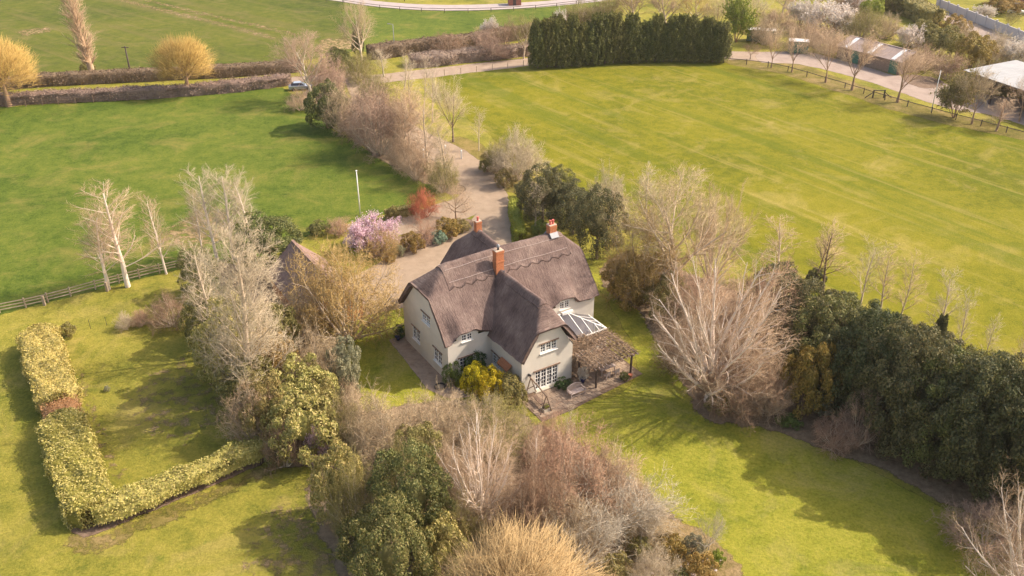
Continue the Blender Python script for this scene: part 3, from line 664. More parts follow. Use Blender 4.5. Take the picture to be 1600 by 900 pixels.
MB().box(-.9, .9, -.4, .4, .1, .42).build('seat', M['stonewall'], sf, .04); MB().box(-.9, .9, .3, .5, .42, .85).build('backrest', M['stonewall'], sf, .04)
for s_ in (-1, 1): MB().box(*sorted((s_*.92, s_*1.1)), -.4, .5, .1, .6).build('armrest', M['stonewall'], sf, .04)

# ---- patio of stone slabs beside the wing, each slab its own piece
pat = MB()
pc = [(4.2, -5.42), (4.2, -9.6), (7.3, -9.6), (10.2, -9.25), (16.6, -8.6), (16.6, -3.2), (10.42, -3.2), (10.42, -5.42)]
pat.add([(*p, .02) for p in pc]+[(*p, .045) for p in pc], [tuple(range(8))[::-1], tuple(range(8, 16))]+[(i, (i+1) % 8, 8+(i+1) % 8, 8+i) for i in range(8)])
po = pat.build('patio', M['soil']); po['kind'] = 'structure'; po.location = HO; po.rotation_euler = (0, 0, HR)
slabs = []
for i in range(24):
    for j in range(12):
        x0 = 4.24+i*.53+(.2 if j % 2 else 0); y0 = -9.6+j*.53
        cx, cy = x0+.25, y0+.25
        bot = -9.55 if cx < 7.3 else (-9.5+(cx-7.3)*.11)
        if cy-.25 < bot or cx+.25 > 16.55: continue
        if cy+.25 > -5.44 and cx < 10.75: continue
        if cy+.25 > -3.2: continue
        slabs.append((cx, cy))
me = None
for (cx, cy) in slabs:
    if me is None:
        s0 = MB().box(-.25, .25, -.25, .25, 0, .03).build('paving_slab', M['paving'], po); s0.location = (cx, cy, .047); me = s0.data
    else:
        o = bpy.data.objects.new('paving_slab', me); col.objects.link(o); o.parent = po; o.location = (cx, cy, .045+rnd.uniform(0, .008)); o.rotation_euler = (rnd.uniform(-.01, .01), rnd.uniform(-.01, .01), rnd.uniform(-.015, .015))
def strip_twigs(rng, n, x0, x1, y0, y1, z0, z1, ln, r):
    c = np.stack([rng.uniform(x0, x1, n), rng.uniform(y0, y1, n), rng.uniform(z0, z1, n)], -1)
    d = rng.normal(size=(n, 3))*[1, 1, .45]; d /= np.linalg.norm(d, axis=1, keepdims=True)
    l_ = rng.uniform(.4, 1, (n, 1))*ln
    return c-d*l_/2, c+d*l_/2, np.full(n, r)
# ---- pergola with dead vine
pg = thing('pergola', 'timber pergola covered in dead brown vine beside the conservatory', 'pergola', HO, HR)
PX0, PX1, PY0, PY1, PZ = 10.8, 16.1, -8.35, -3.3, 2.25
for x, y in ((11.35, -8.06), (15.7, -7.85), (15.8, -3.5), (11.0, -5.8)): MB().box(x-.08, x+.08, y-.08, y+.08, .03, PZ).build('post', M['dark_wood'], pg, .01)
for y in (-8.05, -5.8, -3.5): MB().box(PX0, PX1, y-.05, y+.05, PZ, PZ+.15).build('beam', M['brown_wood'], pg)
for i in range(12):
    x = PX0+.15+i*(PX1-PX0-.3)/11; MB().box(x-.035, x+.035, PY0-.1, PY1, PZ+.153, PZ+.27).build('rafter', M['grey_wood'], pg)

# ---- garden furniture on the patio
def bench():
    p = (G(892, 626)+G(916, 616))/2
    t = thing('garden_bench', 'weathered wooden garden bench with a curved back on the patio', 'bench', Vector((p.x, p.y, .08))+Matrix.Rotation(HR, 3, 'Z')@Vector((0, .45, 0)), HR)
    for i in range(5): MB().box(-.78, .78, -.36+i*.13, -.36+i*.13+.11, .42, .45).build('seat_slat', M['grey_wood'], t)
    for i in range(13):
        x = -.66+i*.11; h = .78+.28*math.cos(x/.78*1.45); MB().box(x-.04, x+.04, .3, .33, .46, h).build('back_slat', M['grey_wood'], t)
    r_ = MB(); xs_ = np.linspace(-.8, .8, 13)
    for i in range(12): r_.bar((xs_[i], .315, .8+.28*math.cos(xs_[i]/.78*1.45)), (xs_[i+1], .315, .8+.28*math.cos(xs_[i+1]/.78*1.45)), .06, .08)
    r_.build('top_rail', M['grey_wood'], t)
    for x in (-.78, .78):
        for y in (-.36, .31): MB().box(x-.035, x+.035, y-.035, y+.035, 0, .64 if y < 0 else .85).build('leg', M['grey_wood'], t)
        MB().box(x-.045, x+.045, -.42, .3, .642, .69).build('armrest', M['grey_wood'], t)
    MB().box(-.74, .74, -.35, -.31, .1, .14).build('stretcher', M['grey_wood'], t)
bench()
sw = thing('swing_frame', 'dark wooden swing frame of two leaning ladders by the glazed doors', 'swing frame', (0, 0, 0))
def onpat(x, y): return G(x, y, .05)
la, lb, ra, rb_ = onpat(820, 622), onpat(838, 613), onpat(844, 649), onpat(862, 642)
ap1 = (la+lb)/2; ap1.z = 2.0; ap2 = (ra+rb_)/2; ap2.z = 2.0
for a, p in ((la, ap1), (lb, ap1), (ra, ap2), (rb_, ap2)): MB().bar(a, p, .075).build('leg', M['brown_wood'], sw)
e = (ap2-ap1).normalized()*.2; MB().bar(ap1-e, ap2+e, .09, .1).build('cross_beam', M['brown_wood'], sw)
for a, b, p in ((la, lb, ap1), (ra, rb_, ap2)):
    MB().bar(a.lerp(p, .45), b.lerp(p, .45), .06).build('brace', M['dark_wood'], sw)
m1 = ap1.lerp(ap2, .25); m2 = ap1.lerp(ap2, .75); dn = Vector((0, 0, -1.45))
MB().bar(m1, m1+dn, .02).build('chain', M['blackmetal'], sw); MB().bar(m2, m2+dn, .02).build('chain', M['blackmetal'], sw)
MB().bar(m1+dn, m2+dn, .4, .05).build('seat', M['brown_wood'], sw)
# table and chairs under the pergola
tb = thing('garden_table', 'pale garden table standing under the pergola', 'table', HL(13.7, -6.5, .08), HR)
for i in range(8): MB().box(-.9, .9, -.48+i*.12, -.48+i*.12+.11, .70, .74).build('slat', M['grey_wood'], tb)
for x in (-.78, .78):
    for y in (-.4, .4): MB().box(x-.04, x+.04, y-.04, y+.04, 0, .70).build('leg', M['grey_wood'], tb)
def chair(x, y, rz, label):
    t = thing('garden_chair', label, 'chair', HL(x, y, .08), HR+rz, 'garden chairs under the pergola')
    MB().box(-.24, .24, -.22, .24, .42, .46).build('seat', M['grey_wood'], t); MB().box(-.24, .24, .21, .25, .5, .9).build('backrest', M['grey_wood'], t)
    for a in (-.21, .21):
        for b in (-.19, .22): MB().box(a-.025, a+.025, b-.025, b+.025, 0, .42 if b < 0 else .5).build('leg', M['grey_wood'], t)
chair(13.1, -7.45, math.pi, 'pale garden chair on the lawn side of the table, nearer the wing'); chair(14.2, -7.45, math.pi, 'pale garden chair on the lawn side of the table, farther from the wing')
chair(13.2, -5.6, 0, 'pale garden chair behind the table, nearer the wing'); chair(14.3, -5.6, 0, 'pale garden chair behind the table, farther from the wing')
tr = thing('planter_trough', 'pale square planter with green plants at the patio edge', 'planter', G(853, 641, .05), HR)
for a, b, c_, d_ in ((-.4, .4, -.3, -.26), (-.4, .4, .26, .3), (-.4, -.36, -.26, .26), (.36, .4, -.26, .26)): MB().box(a, b, c_, d_, 0, .32).build('side', M['stonewall'], tr)
MB().box(-.36, .36, -.26, .26, 0, .27).build('compost', M['soil'], tr)
def pot(x, y, r, h, mat, label, cat='pot'):
    o = MB().lathe([(r*.65, 0), (r*.9, h*.6), (r, h*.9), (r*1.08, h*.9), (r*1.08, h), (r*.92, h), (r*.88, h*.88)], 14).build('flower_pot', mat, None, 0, True); o.location = G(x, y, .075); tag(o, label, cat); return o
pot(910.5, 597, .32, .5, M['bluepot'], 'dark glazed pot holding a pale flowering shrub on the patio')
pot(985, 589, .2, .32, M['terracotta'], 'small terracotta pot at the outer corner of the patio')
pot(622, 531, .28, .45, M['bluepot'], 'blue glazed pot at the back corner of the left gable')
rg = MB()
for i in range(20):
    a0, a1 = 2*math.pi*i/20, 2*math.pi*(i+1)/20
    for rr, zz in ((.55, .06), (.42, .11), (.5, .16)): rg.bar((rr*math.cos(a0), rr*math.sin(a0), zz), (rr*math.cos(a1), rr*math.sin(a1), zz), .05)
rgo = rg.build('coiled_hose', M['blackmetal']); rgo.location = G(688, 605, .04); tag(rgo, 'dark coiled hose lying on the path at the cottage corner', 'hose')

# ------------------------------------------------------------------ outbuilding with a clay tile roof
OB0 = HL(-5.0, 26.4); ob = thing('outbuilding', 'brick outbuilding with a clay tiled gable roof behind bare trees', 'outbuilding', OB0, HR)
ow = MB(); OLn, OHw, OE, OR = 11.0, 3.1, 2.4, 5.3
wall(ow, (-OHw, -OLn, 0), Y, -X, OLn, OE); wall(ow, (OHw, -OLn, 0), Y, X, OLn, OE)
hob = [(1.0, 2.2, .9, 2.1), (3.2, 4.4, .9, 2.1)]
sl = (OR-OE)/OHw
wall(ow, (-OHw, -OLn, 0), X, -Y, 2*OHw, OR, hob, [(-sl, 1, OE-.1), (sl, 1, OE-.1+sl*2*OHw)]); wall(ow, (-OHw, 0, 0), X, Y, 2*OHw, OR, [], [(-sl, 1, OE-.1), (sl, 1, OE-.1+sl*2*OHw)])
ow.build('wall', M['brick'], ob)
_c = cot; cot = ob
for h in hob: window((-OHw, -OLn, 0), X, -Y, h, 2, 2, 2)
cot = _c
for sgn in (-1, 1):
    q = MB(); e = .3; x1, z1_ = sgn*(OHw+e), OE-sl*e
    q.add([(0, .3, OR), (0, -OLn-.3, OR), (x1, -OLn-.3, z1_), (x1, .3, z1_), (0, .3, OR-.15), (0, -OLn-.3, OR-.15), (x1, -OLn-.3, z1_-.15), (x1, .3, z1_-.15)], [(0,1,2,3) if sgn < 0 else (3,2,1,0), (7,6,5,4), (1,5,6,2), (0,3,7,4), (2,6,7,3)])
    rf = q.build('roof_slope', M['claytile'], ob)
    # overlapping tile courses, one row of geometry per course with single tiles staggered
    tl = MB(); ncr = 18; L_ = math.hypot(x1, OR-z1_)
    for c in range(ncr):
        t0, t1 = c/ncr, (c+1.25)/ncr; y = -OLn-.3+(.0 if c % 2 else .13)
        while y < .3:
            k = rnd.uniform(0, .02)
            a = Vector((x1*t0, y, OR+(z1_-OR)*t0+.02)); b = Vector((x1*t1, y, OR+(z1_-OR)*t1+.055+k)); wd = Vector((0, .25, 0))
            tl.add([a, a+wd, b+wd, b], [(0,3,2,1) if sgn > 0 else (0,1,2,3)]); y += .265
    to = tl.build('tiles', M['claytile'], rf); to['kind'] = 'stuff'
rt = MB()
for i in range(26): rt.bar((0, .3-i*.44, OR+.06+(.02 if i % 2 else 0)), (0, -.12-i*.44, OR+.06), .3, .14)
rt.build('ridge_tile', M['claytile'], ob)

# ------------------------------------------------------------------ vegetation builders (numpy)
def tubes(P, Rd, m):
    N, K, _ = P.shape
    T = np.gradient(P, axis=1) if K > 2 else np.repeat((P[:, 1:]-P[:, :1]), 2, 1)
    T = T/np.maximum(np.linalg.norm(T, axis=-1, keepdims=True), 1e-6)
    ref = np.where(np.abs(T[:, :1, 2:3]) > .9, np.array([1., 0, 0]), np.array([0, 0, 1.]))
    A = np.cross(T, np.broadcast_to(ref, T.shape)); A /= np.maximum(np.linalg.norm(A, axis=-1, keepdims=True), 1e-6); B = np.cross(T, A)
    an = np.arange(m)*2*np.pi/m
    V = P[:, :, None, :]+Rd[:, :, None, None]*(A[:, :, None, :]*np.cos(an)[None, None, :, None]+B[:, :, None, :]*np.sin(an)[None, None, :, None])
    I = np.arange(N*K*m).reshape(N, K, m); J = np.roll(I, -1, 2)
    Q = np.stack([I[:, :-1], J[:, :-1], J[:, 1:], I[:, 1:]], -1).reshape(-1, 4)
    return V.reshape(-1, 3), Q
def spikes(p, q, r):
    d = q-p; d = d/np.maximum(np.linalg.norm(d, axis=1, keepdims=True), 1e-6)
    ref = np.where(np.abs(d[:, 2:3]) > .9, np.array([1., 0, 0]), np.array([0, 0, 1.])); A = np.cross(d, ref); A /= np.linalg.norm(A, axis=1, keepdims=True); B = np.cross(d, A)
    r = np.asarray(r)[:, None]
    V = np.stack([p+A*r, p+(-.5*A+.866*B)*r, p+(-.5*A-.866*B)*r, q], 1); I = (np.arange(len(p))*4)[:, None]
    T = np.concatenate([I+[0, 1, 3], I+[1, 2, 3], I+[2, 0, 3]])
    return V.reshape(-1, 3), T
class Acc:
    def __init__(s): s.V = []; s.Q = []; s.T = []; s.n = 0
    def q(s, V, Q): s.V.append(V); s.Q.append(Q+s.n); s.n += len(V)
    def t(s, V, T): s.V.append(V); s.T.append(T+s.n); s.n += len(V)
    def mesh(s, name, mat, smooth=False, f=None):
        V = np.concatenate(s.V)
        if f is not None: V = f(V)
        return mk(name, V, np.concatenate(s.Q) if s.Q else None, np.concatenate(s.T) if s.T else None, mat, smooth)
def grow(rng, p, d, L, r, nseg, wob, trop, taper=.25):
    N = len(p); P = np.zeros((N, nseg+1, 3)); P[:, 0] = p; d = d.copy()
    for k in range(nseg):
        d = d+rng.normal(size=(N, 3))*wob; d[:, 2] += trop; d /= np.linalg.norm(d, axis=1, keepdims=True)
        P[:, k+1] = P[:, k]+d*(L/nseg)[:, None]
    return P, r[:, None]*np.linspace(1, taper, nseg+1)[None]
def kids(rng, P, Rd, L, n, t0, t1, ang, ratio, prof, rr):
    N, K, _ = P.shape
    t = t0+(t1-t0)*((np.arange(n)[None]+rng.uniform(0, 1, (N, n)))/n); f = t*(K-1); i = np.minimum(f.astype(int), K-2); w_ = (f-i)[..., None]
    ix = np.arange(N)[:, None]; p = P[ix, i]*(1-w_)+P[ix, i+1]*w_; tg = P[ix, i+1]-P[ix, i]; tg /= np.linalg.norm(tg, axis=-1, keepdims=True)
    ra = Rd[ix, i]*(1-w_[..., 0])+Rd[ix, i+1]*w_[..., 0]
    az = np.arange(n)[None]*2.4+rng.uniform(0, 6.28, (N, 1))+rng.normal(size=(N, n))*.4
    ref = np.where(np.abs(tg[..., 2:3]) > .9, np.array([1., 0, 0]), np.array([0, 0, 1.])); A = np.cross(tg, ref); A /= np.linalg.norm(A, axis=-1, keepdims=True); B = np.cross(tg, A)
    an = R(1)*rng.uniform(ang[0], ang[1], (N, n))[..., None]
    d = tg*np.cos(an)+(A*np.cos(az)[..., None]+B*np.sin(az)[..., None])*np.sin(an)
    l_ = L[:, None]*rng.uniform(ratio[0], ratio[1], (N, n))*prof(t)
    return p.reshape(-1, 3), d.reshape(-1, 3), l_.ravel(), np.minimum(ra*rr, ra).ravel()
PR = {'round': lambda t: .55+.9*np.sin(np.pi*np.clip(t, 0, 1))*.6, 'cone': lambda t: 1.15-.85*t, 'flat': lambda t: np.ones_like(t), 'top': lambda t: .5+.6*t, 'column': lambda t: .9-.3*t, 'dec': lambda t: 1.1-.5*t}
def bare(seed, stems, levels, rmin=.008, tw=.009):
    """stems: (p, d, L, r, nseg, wob, trop); levels: (n,t0,t1,ang,ratio,prof,nseg,wob,trop,rr,m) - the last level becomes twigs"""
    rng = np.random.default_rng(seed); tr = Acc(); cr = Acc()
    p, d, L, r, ns, wb, tp_ = stems(rng)
    P, Rd = grow(rng, p, d, L, r, ns, wb, tp_, .2); V, Q = tubes(P, Rd, 7); tr.q(V, Q)
    for li, (n, t0, t1, ang, ratio, prof, nseg, wob, trop, rr, m) in enumerate(levels):
        p, d, L2, r2 = kids(rng, P, Rd, L, n, t0, t1, ang, ratio, PR[prof], rr); r2 = np.maximum(r2, rmin); last = li == len(levels)-1
        if last:
            d = d+rng.normal(size=d.shape)*wob; d[:, 2] += trop; d /= np.linalg.norm(d, axis=1, keepdims=True)
            V, T = spikes(p, p+d*L2[:, None], np.full(len(p), tw)); cr.t(V, T)
        else:
            P, Rd = grow(rng, p, d, L2, r2, nseg, wob, trop, .3); L = L2; V, Q = tubes(P, Rd, m); (tr if li == 0 else cr).q(V, Q)
    return tr, cr
def one(h, r, lean=.03, wob=.03, n=7):
    return lambda rng: (np.zeros((1, 3)), np.array([[rng.normal()*lean, rng.normal()*lean, 1.]]), np.array([h]), np.array([r]), n, wob, .02)
def many(k, h, r, t0, t1, spread=.3, wob=.06, trop=.05, n=6):
    def f(rng):
        az = np.arange(k)*2.4+rng.normal(size=k)*.3; ti = R(1)*(t0+(t1-t0)*np.sqrt((np.arange(k)+.5)/k)); d = np.stack([np.cos(az)*np.sin(ti), np.sin(az)*np.sin(ti), np.cos(ti)], 1)
        p = np.stack([np.cos(az)*spread*(ti/ti.max()), np.sin(az)*spread*(ti/ti.max()), np.zeros(k)], 1)
        return p, d, h*rng.uniform(.8, 1.1, k)*(1-.18*(ti/1.5)), r*rng.uniform(.7, 1.15, k), n, wob, trop
    return f
PROTO = {}
def reg(key, tr, cr, bark, twig, names=('trunk', 'crown')):
    allv = np.concatenate(tr.V+cr.V); h = np.percentile(allv[:, 2], 99.5); rad = np.percentile(np.hypot(allv[:, 0], allv[:, 1]), 91)
    PROTO[key] = (tr.mesh(key+'_'+names[0], M[bark], True), cr.mesh(key+'_'+names[1], M[twig], False), h, rad*2, names)
# slender birch
for i in range(3):
    reg('birch%d' % i, *bare(10+i, one(12, .18, .03, .03), [(26, .2, .97, (25, 50), (.22, .36), 'dec', 4, .08, .10, .38, 4), (9, .2, .95, (25, 55), (.35, .6), 'dec', 3, .12, .04, .6, 3), (11, .1, 1, (20, 55), (.35, .7), 'flat', 1, .1, -.05, .6, 3)], tw=.009), 'birch_bark', 'pink_twig')
# sparse sapling
for i in range(2):
    reg('sap%d' % i, *bare(20+i, one(10, .12, .05, .03), [(18, .28, .97, (20, 45), (.2, .36), 'dec', 4, .1, .08, .5, 4), (7, .2, .95, (25, 55), (.35, .6), 'dec', 3, .12, .04, .6, 3), (8, .1, 1, (20, 55), (.35, .7), 'flat', 1, .1, 0, .6, 3)], tw=.010), 'pale_bark', 'straw_twig')
# broad rounded tree
for i in range(3):
    reg('broad%d' % i, *bare(30+i, one(8, .26, .05, .05), [(15, .25, 1, (28, 62), (.55, .8), 'dec', 5, .09, .09, .6, 5), (9, .25, .98, (28, 55), (.4, .62), 'dec', 4, .12, .06, .65, 3), (6, .2, 1, (25, 55), (.4, .65), 'flat', 3, .12, .04, .6, 3), (6, .1, 1, (25, 60), (.4, .8), 'flat', 1, .1, .03, .6, 3)], tw=.009), 'pale_bark', 'tan_twig')
# dense twiggy shrub dome
for i in range(3):
    reg('bush%d' % i, *bare(50+i, many(20, 3.3, .065, 5, 74, .4, .1, .06), [(8, .25, .98, (25, 60), (.4, .65), 'dec', 4, .16, .03, .6, 3), (8, .2, 1, (28, 65), (.4, .65), 'flat', 3, .2, .01, .6, 3), (7, .1, 1, (25, 75), (.4, .8), 'flat', 1, .3, 0, .6, 3)], tw=.008), 'pale_bark', 'tan_twig', ('stems', 'twigs'))
# vase of many upright stems (fan)
reg('fan0', *bare(70, many(15, 9, .13, 4, 52, .35, .035, .035, 8), [(10, .28, .98, (16, 38), (.22, .38), 'dec', 4, .09, .06, .6, 4), (9, .2, 1, (18, 48), (.35, .6), 'flat', 3, .12, .02, .6, 3), (8, .1, 1, (18, 55), (.35, .7), 'flat', 1, .1, -.02, .6, 3)], tw=.008), 'birch_bark', 'pink_twig')
def fanstem(rng):
    k = 30; az = np.arange(k)*2.4; ti = R(1)*(4+66*((np.arange(k)+.5)/k)**.75); d = np.stack([np.cos(az)*np.sin(ti), np.sin(az)*np.sin(ti), np.cos(ti)], 1)
    z = 1.0+2.2*(1-ti/ti.max())*rng.uniform(.6, 1, k); p = np.stack([np.cos(az)*.15, np.sin(az)*.15, z], 1); L = (11.2-5.2*(ti/ti.max())**1.3)*rng.uniform(.88, 1.08, k)
    p = np.concatenate([p, [[0, 0, 0]]]); d = np.concatenate([d, [[0, 0, 1]]]); L = np.concatenate([L, [5]]); r = np.concatenate([.17*rng.uniform(.65, 1.2, k), [.5]])
    return p, d, L, r, 9, .06, .035
tr, cr = bare(71, fanstem, [(11, .25, .98, (18, 45), (.2, .34), 'dec', 4, .11, .02, .5, 4), (8, .25, 1, (22, 55), (.35, .6), 'flat', 3, .14, -.02, .5, 3), (6, .1, 1, (20, 60), (.35, .7), 'flat', 1, .15, -.06, .6, 3)], rmin=.010, tw=.008)
rng = np.random.default_rng(72); n_ = 1500; u = rng.normal(size=(n_, 3)); u /= np.linalg.norm(u, axis=1, keepdims=True); u[:, 2] = np.abs(u[:, 2])*1.0-.25
p_ = u*np.array([5.9, 5.9, 6.0])*(rng.uniform(.5, 1, (n_, 1))**.5)+[0, 0, 6.6]; d_ = u+rng.normal(size=(n_, 3))*.5; d_ /= np.linalg.norm(d_, axis=1, keepdims=True); l_ = rng.uniform(.3, .9, (n_, 1)); cr.t(*spikes(p_-d_*l_*.5, p_+d_*l_*.5, np.full(n_, .008)))
reg('bigbirch', tr, cr, 'birch_bark', 'pink_twig')
# tall dense ash-like tree with pale twigs
reg('tallbare', *bare(80, one(13, .34, .03, .03, 8), [(34, .12, .98, (32, 58), (.25, .37), 'dec', 5, .08, .10, .3, 5), (9, .2, .98, (25, 55), (.4, .6), 'dec', 4, .1, .08, .55, 3), (7, .2, 1, (22, 52), (.4, .6), 'flat', 2, .12, .06, .6, 3), (6, .1, 1, (22, 55), (.4, .8), 'flat', 1, .1, .05, .6, 3)], tw=.010), 'pale_bark', 'straw_twig')
# willow: short trunk, dense upright yellow shoots
def dome(seed, h, rx, rz, cz, n, ln, r, limbs=16):
    rng = np.random.default_rng(seed); tr, cr = bare(seed, one(cz*.75, .32, .02, .03, 4), [(limbs, .6, 1, (10, 75), (.9, 1.3), 'flat', 5, .07, .06, .45, 5), (9, .2, .98, (16, 45), (.4, .6), 'dec', 3, .1, .05, .6, 3), (6, .1, 1, (15, 45), (.4, .8), 'flat', 1, .1, .05, .6, 3)], tw=r)
    u = rng.normal(size=(n, 3)); u /= np.linalg.norm(u, axis=1, keepdims=True); u[:, 2] = np.where(u[:, 2] < -.55, -u[:, 2], u[:, 2]); lum = 1+.17*np.sin(5*np.arctan2(u[:, 1], u[:, 0])+seed)*np.sin(4*u[:, 2]+1)
    rr = rng.uniform(.25, 1, n)**.45; p = u*np.array([rx, rx, rz])*(rr*lum)[:, None]+[0, 0, cz]
    d = u*.8+rng.normal(size=(n, 3))*.35+[0, 0, .45]; d /= np.linalg.norm(d, axis=1, keepdims=True); l_ = ln*rng.uniform(.5, 1.2, (n, 1))
    cr.t(*spikes(p-d*l_*.6, p+d*l_*.4, np.full(n, r))); return tr, cr
reg('willow', *dome(90, 6, 3.2, 2.9, 3.6, 5200, 1.3, .013), 'brown_twig', 'willow_twig')
# poplar column
reg('poplar', *bare(95, one(24, .4, .01, .01, 9), [(70, .08, .98, (14, 28), (.10, .15), 'flat', 4, .04, .10, .4, 4), (9, .2, 1, (14, 35), (.35, .6), 'flat', 3, .08, .12, .6, 3), (7, .1, 1, (14, 40), (.4, .8), 'flat', 1, .1, .1, .6, 3)], tw=.016), 'pink_twig', 'pink_twig')
# open orchard tree
reg('apple', *bare(97, one(2.2, .2, .15, .06, 4), [(9, .5, 1, (35, 80), (1.5, 2.1), 'flat', 6, .13, .04, .6, 5), (9, .2, .98, (35, 70), (.35, .55), 'dec', 4, .15, .07, .6, 4), (7, .1, 1, (30, 70), (.4, .65), 'flat', 3, .12, .06, .6, 3), (4, .1, 1, (30, 60), (.4, .8), 'flat', 1, .1, .06, .6, 3)], tw=.010), 'grey_twig', 'grey_twig')
# street-tree like open crown
for i in range(2):
    reg('open%d' % i, *bare(100+i, one(2.6, .22, .04, .03, 4), [(8, .6, 1, (14, 50), (1.6, 2.2), 'flat', 6, .06, .03, .6, 5), (8, .25, .98, (20, 45), (.4, .6), 'dec', 4, .1, .05, .6, 4), (7, .2, 1, (20, 50), (.4, .65), 'flat', 3, .12, .04, .6, 3), (5, .1, 1, (20, 55), (.4, .8), 'flat', 1, .1, .03, .6, 3)], tw=.012), 'brown_twig', 'pink_twig')

def leaves(rng, C, N, size, asp=.55, jit=.6):
    n = len(C); Nn = N+rng.normal(size=(n, 3))*jit; Nn /= np.linalg.norm(Nn, axis=1, keepdims=True)
    t = np.cross(Nn, rng.normal(size=(n, 3))); t /= np.linalg.norm(t, axis=1, keepdims=True); b = np.cross(Nn, t)
    s = (size*rng.uniform(.6, 1.35, n))[:, None]
    V = np.stack([C-t*s*.5, C+b*s*asp*.5+Nn*s*.06, C+t*s*.5, C-b*s*asp*.5+Nn*s*.06], 1)
    return V.reshape(-1, 3), np.arange(n*4).reshape(-1, 4)
def ball(rng, rad, nu=18, nv=11, lump=.12):
    u = np.linspace(0, 2*np.pi, nu, endpoint=False); v = np.linspace(.02, np.pi-.02, nv); U, Vv = np.meshgrid(u, v, indexing='ij')
    k = 1+lump*(np.sin(3*U+rng.uniform(0, 6))*np.sin(2*Vv)+.6*np.sin(5*U+1)*np.sin(4*Vv))
    P = np.stack([np.cos(U)*np.sin(Vv)*k, np.sin(U)*np.sin(Vv)*k, np.cos(Vv)*k], -1)*rad
    I = np.arange(nu*nv).reshape(nu, nv); J = np.roll(I, -1, 0)
    return P.reshape(-1, 3), np.stack([I[:, :-1], I[:, 1:], J[:, 1:], J[:, :-1]], -1).reshape(-1, 4)
def leafcrown(rng, rad, cz, nsub, subr, nleaf, size, low=-.75, core=.36, acc=None, asp=.55, pointy=0, skirt=0):
    acc = acc or Acc(); rad = np.array(rad)
    i = np.arange(nsub)+.5; zz = 1-(1-low)*i/nsub; ph = i*2.39996+rng.normal(size=nsub)*.25; rr = np.sqrt(np.maximum(1-zz**2, 0)); rr = np.where(zz < 0, rr**(1-.75*skirt), rr); D = np.stack([rr*np.cos(ph), rr*np.sin(ph), zz], 1)
    f = rng.uniform(.6, 1.0, nsub)[:, None]; S = D*rad*f
    if pointy: S[:, :2] *= (1-pointy*np.clip(S[:, 2:3]/rad[2], 0, 1))
    per = nleaf//nsub; sr = subr*rng.uniform(.7, 1.3, nsub)
    u = rng.normal(size=(nsub, per, 3)); u[..., 2] += .35; u += D[:, None]*.9; u /= np.linalg.norm(u, axis=-1, keepdims=True)
    C = S[:, None]+u*sr[:, None, None]*rng.uniform(.62, 1.05, (nsub, per, 1)); C = C.reshape(-1, 3); Nn = u.reshape(-1, 3)
    C[:, 2] += cz; V, Q = leaves(rng, C, Nn, size, asp); keep = C[:, 2] > .05; V = V.reshape(-1, 4, 3)[keep].reshape(-1, 3); acc.q(V, np.arange(len(V)).reshape(-1, 4))
    if core:
        V, Q = ball(rng, rad*core); V[:, 2] = np.maximum(V[:, 2]+cz, .08); acc.q(V, Q)
    return acc
def stemset(seed, h, k=5, r=.05, t1=35):
    a = Acc(); rng = np.random.default_rng(seed); p, d, L, rr, n, wb, tp_ = many(k, h, r, 3, t1, .12)(rng); P, Rd = grow(rng, p, d, L, rr, n, wb, tp_); a.q(*tubes(P, Rd, 5)); return a
def trunkset(seed, h, r):
    a = Acc(); rng = np.random.default_rng(seed); p, d, L, rr, n, wb, tp_ = one(h, r)(rng); P, Rd = grow(rng, p, d, L, rr, n, wb, tp_, .3); a.q(*tubes(P, Rd, 7))
    p, d, L2, r2 = kids(rng, P, Rd, L, 12, .3, .95, (35, 65), (.3, .45), PR['dec'], .5); P2, R2 = grow(rng, p, d, L2, r2, 4, .08, .06); a.q(*tubes(P2, R2, 4)); return a
for i in range(3):       # evergreen broadleaf tree 8 m
    rng = np.random.default_rng(200+i)
    reg('ever%d' % i, trunkset(200+i, 6, .2), leafcrown(rng, (3.6, 3.6, 3.9), 4.1, 95, .72, 20000, .19), 'dark_bark', 'evergreen')
    reg('screen%d' % i, trunkset(205+i, 6, .2), leafcrown(np.random.default_rng(260+i), (3.6, 3.6, 3.9), 4.0, 130, .66, 26000, .18, low=-.97, skirt=1), 'dark_bark', 'evergreen')
for i in range(3):       # leafy shrub 2 m
    rng = np.random.default_rng(220+i)
    reg('shrub%d' % i, stemset(220+i, 1.3), leafcrown(rng, (1.15, 1.15, 1.0), 1.0, 30, .34, 4200, .13), 'brown_twig', 'green', ('stems', 'foliage'))
for i in range(2):       # laurel, larger leaves
    rng = np.random.default_rng(230+i)
    reg('laurel%d' % i, stemset(230+i, 2.4, 6), leafcrown(rng, (2.3, 2.3, 2.1), 2.1, 60, .5, 10000, .2, asp=.42), 'brown_twig', 'laurel', ('stems', 'foliage'))
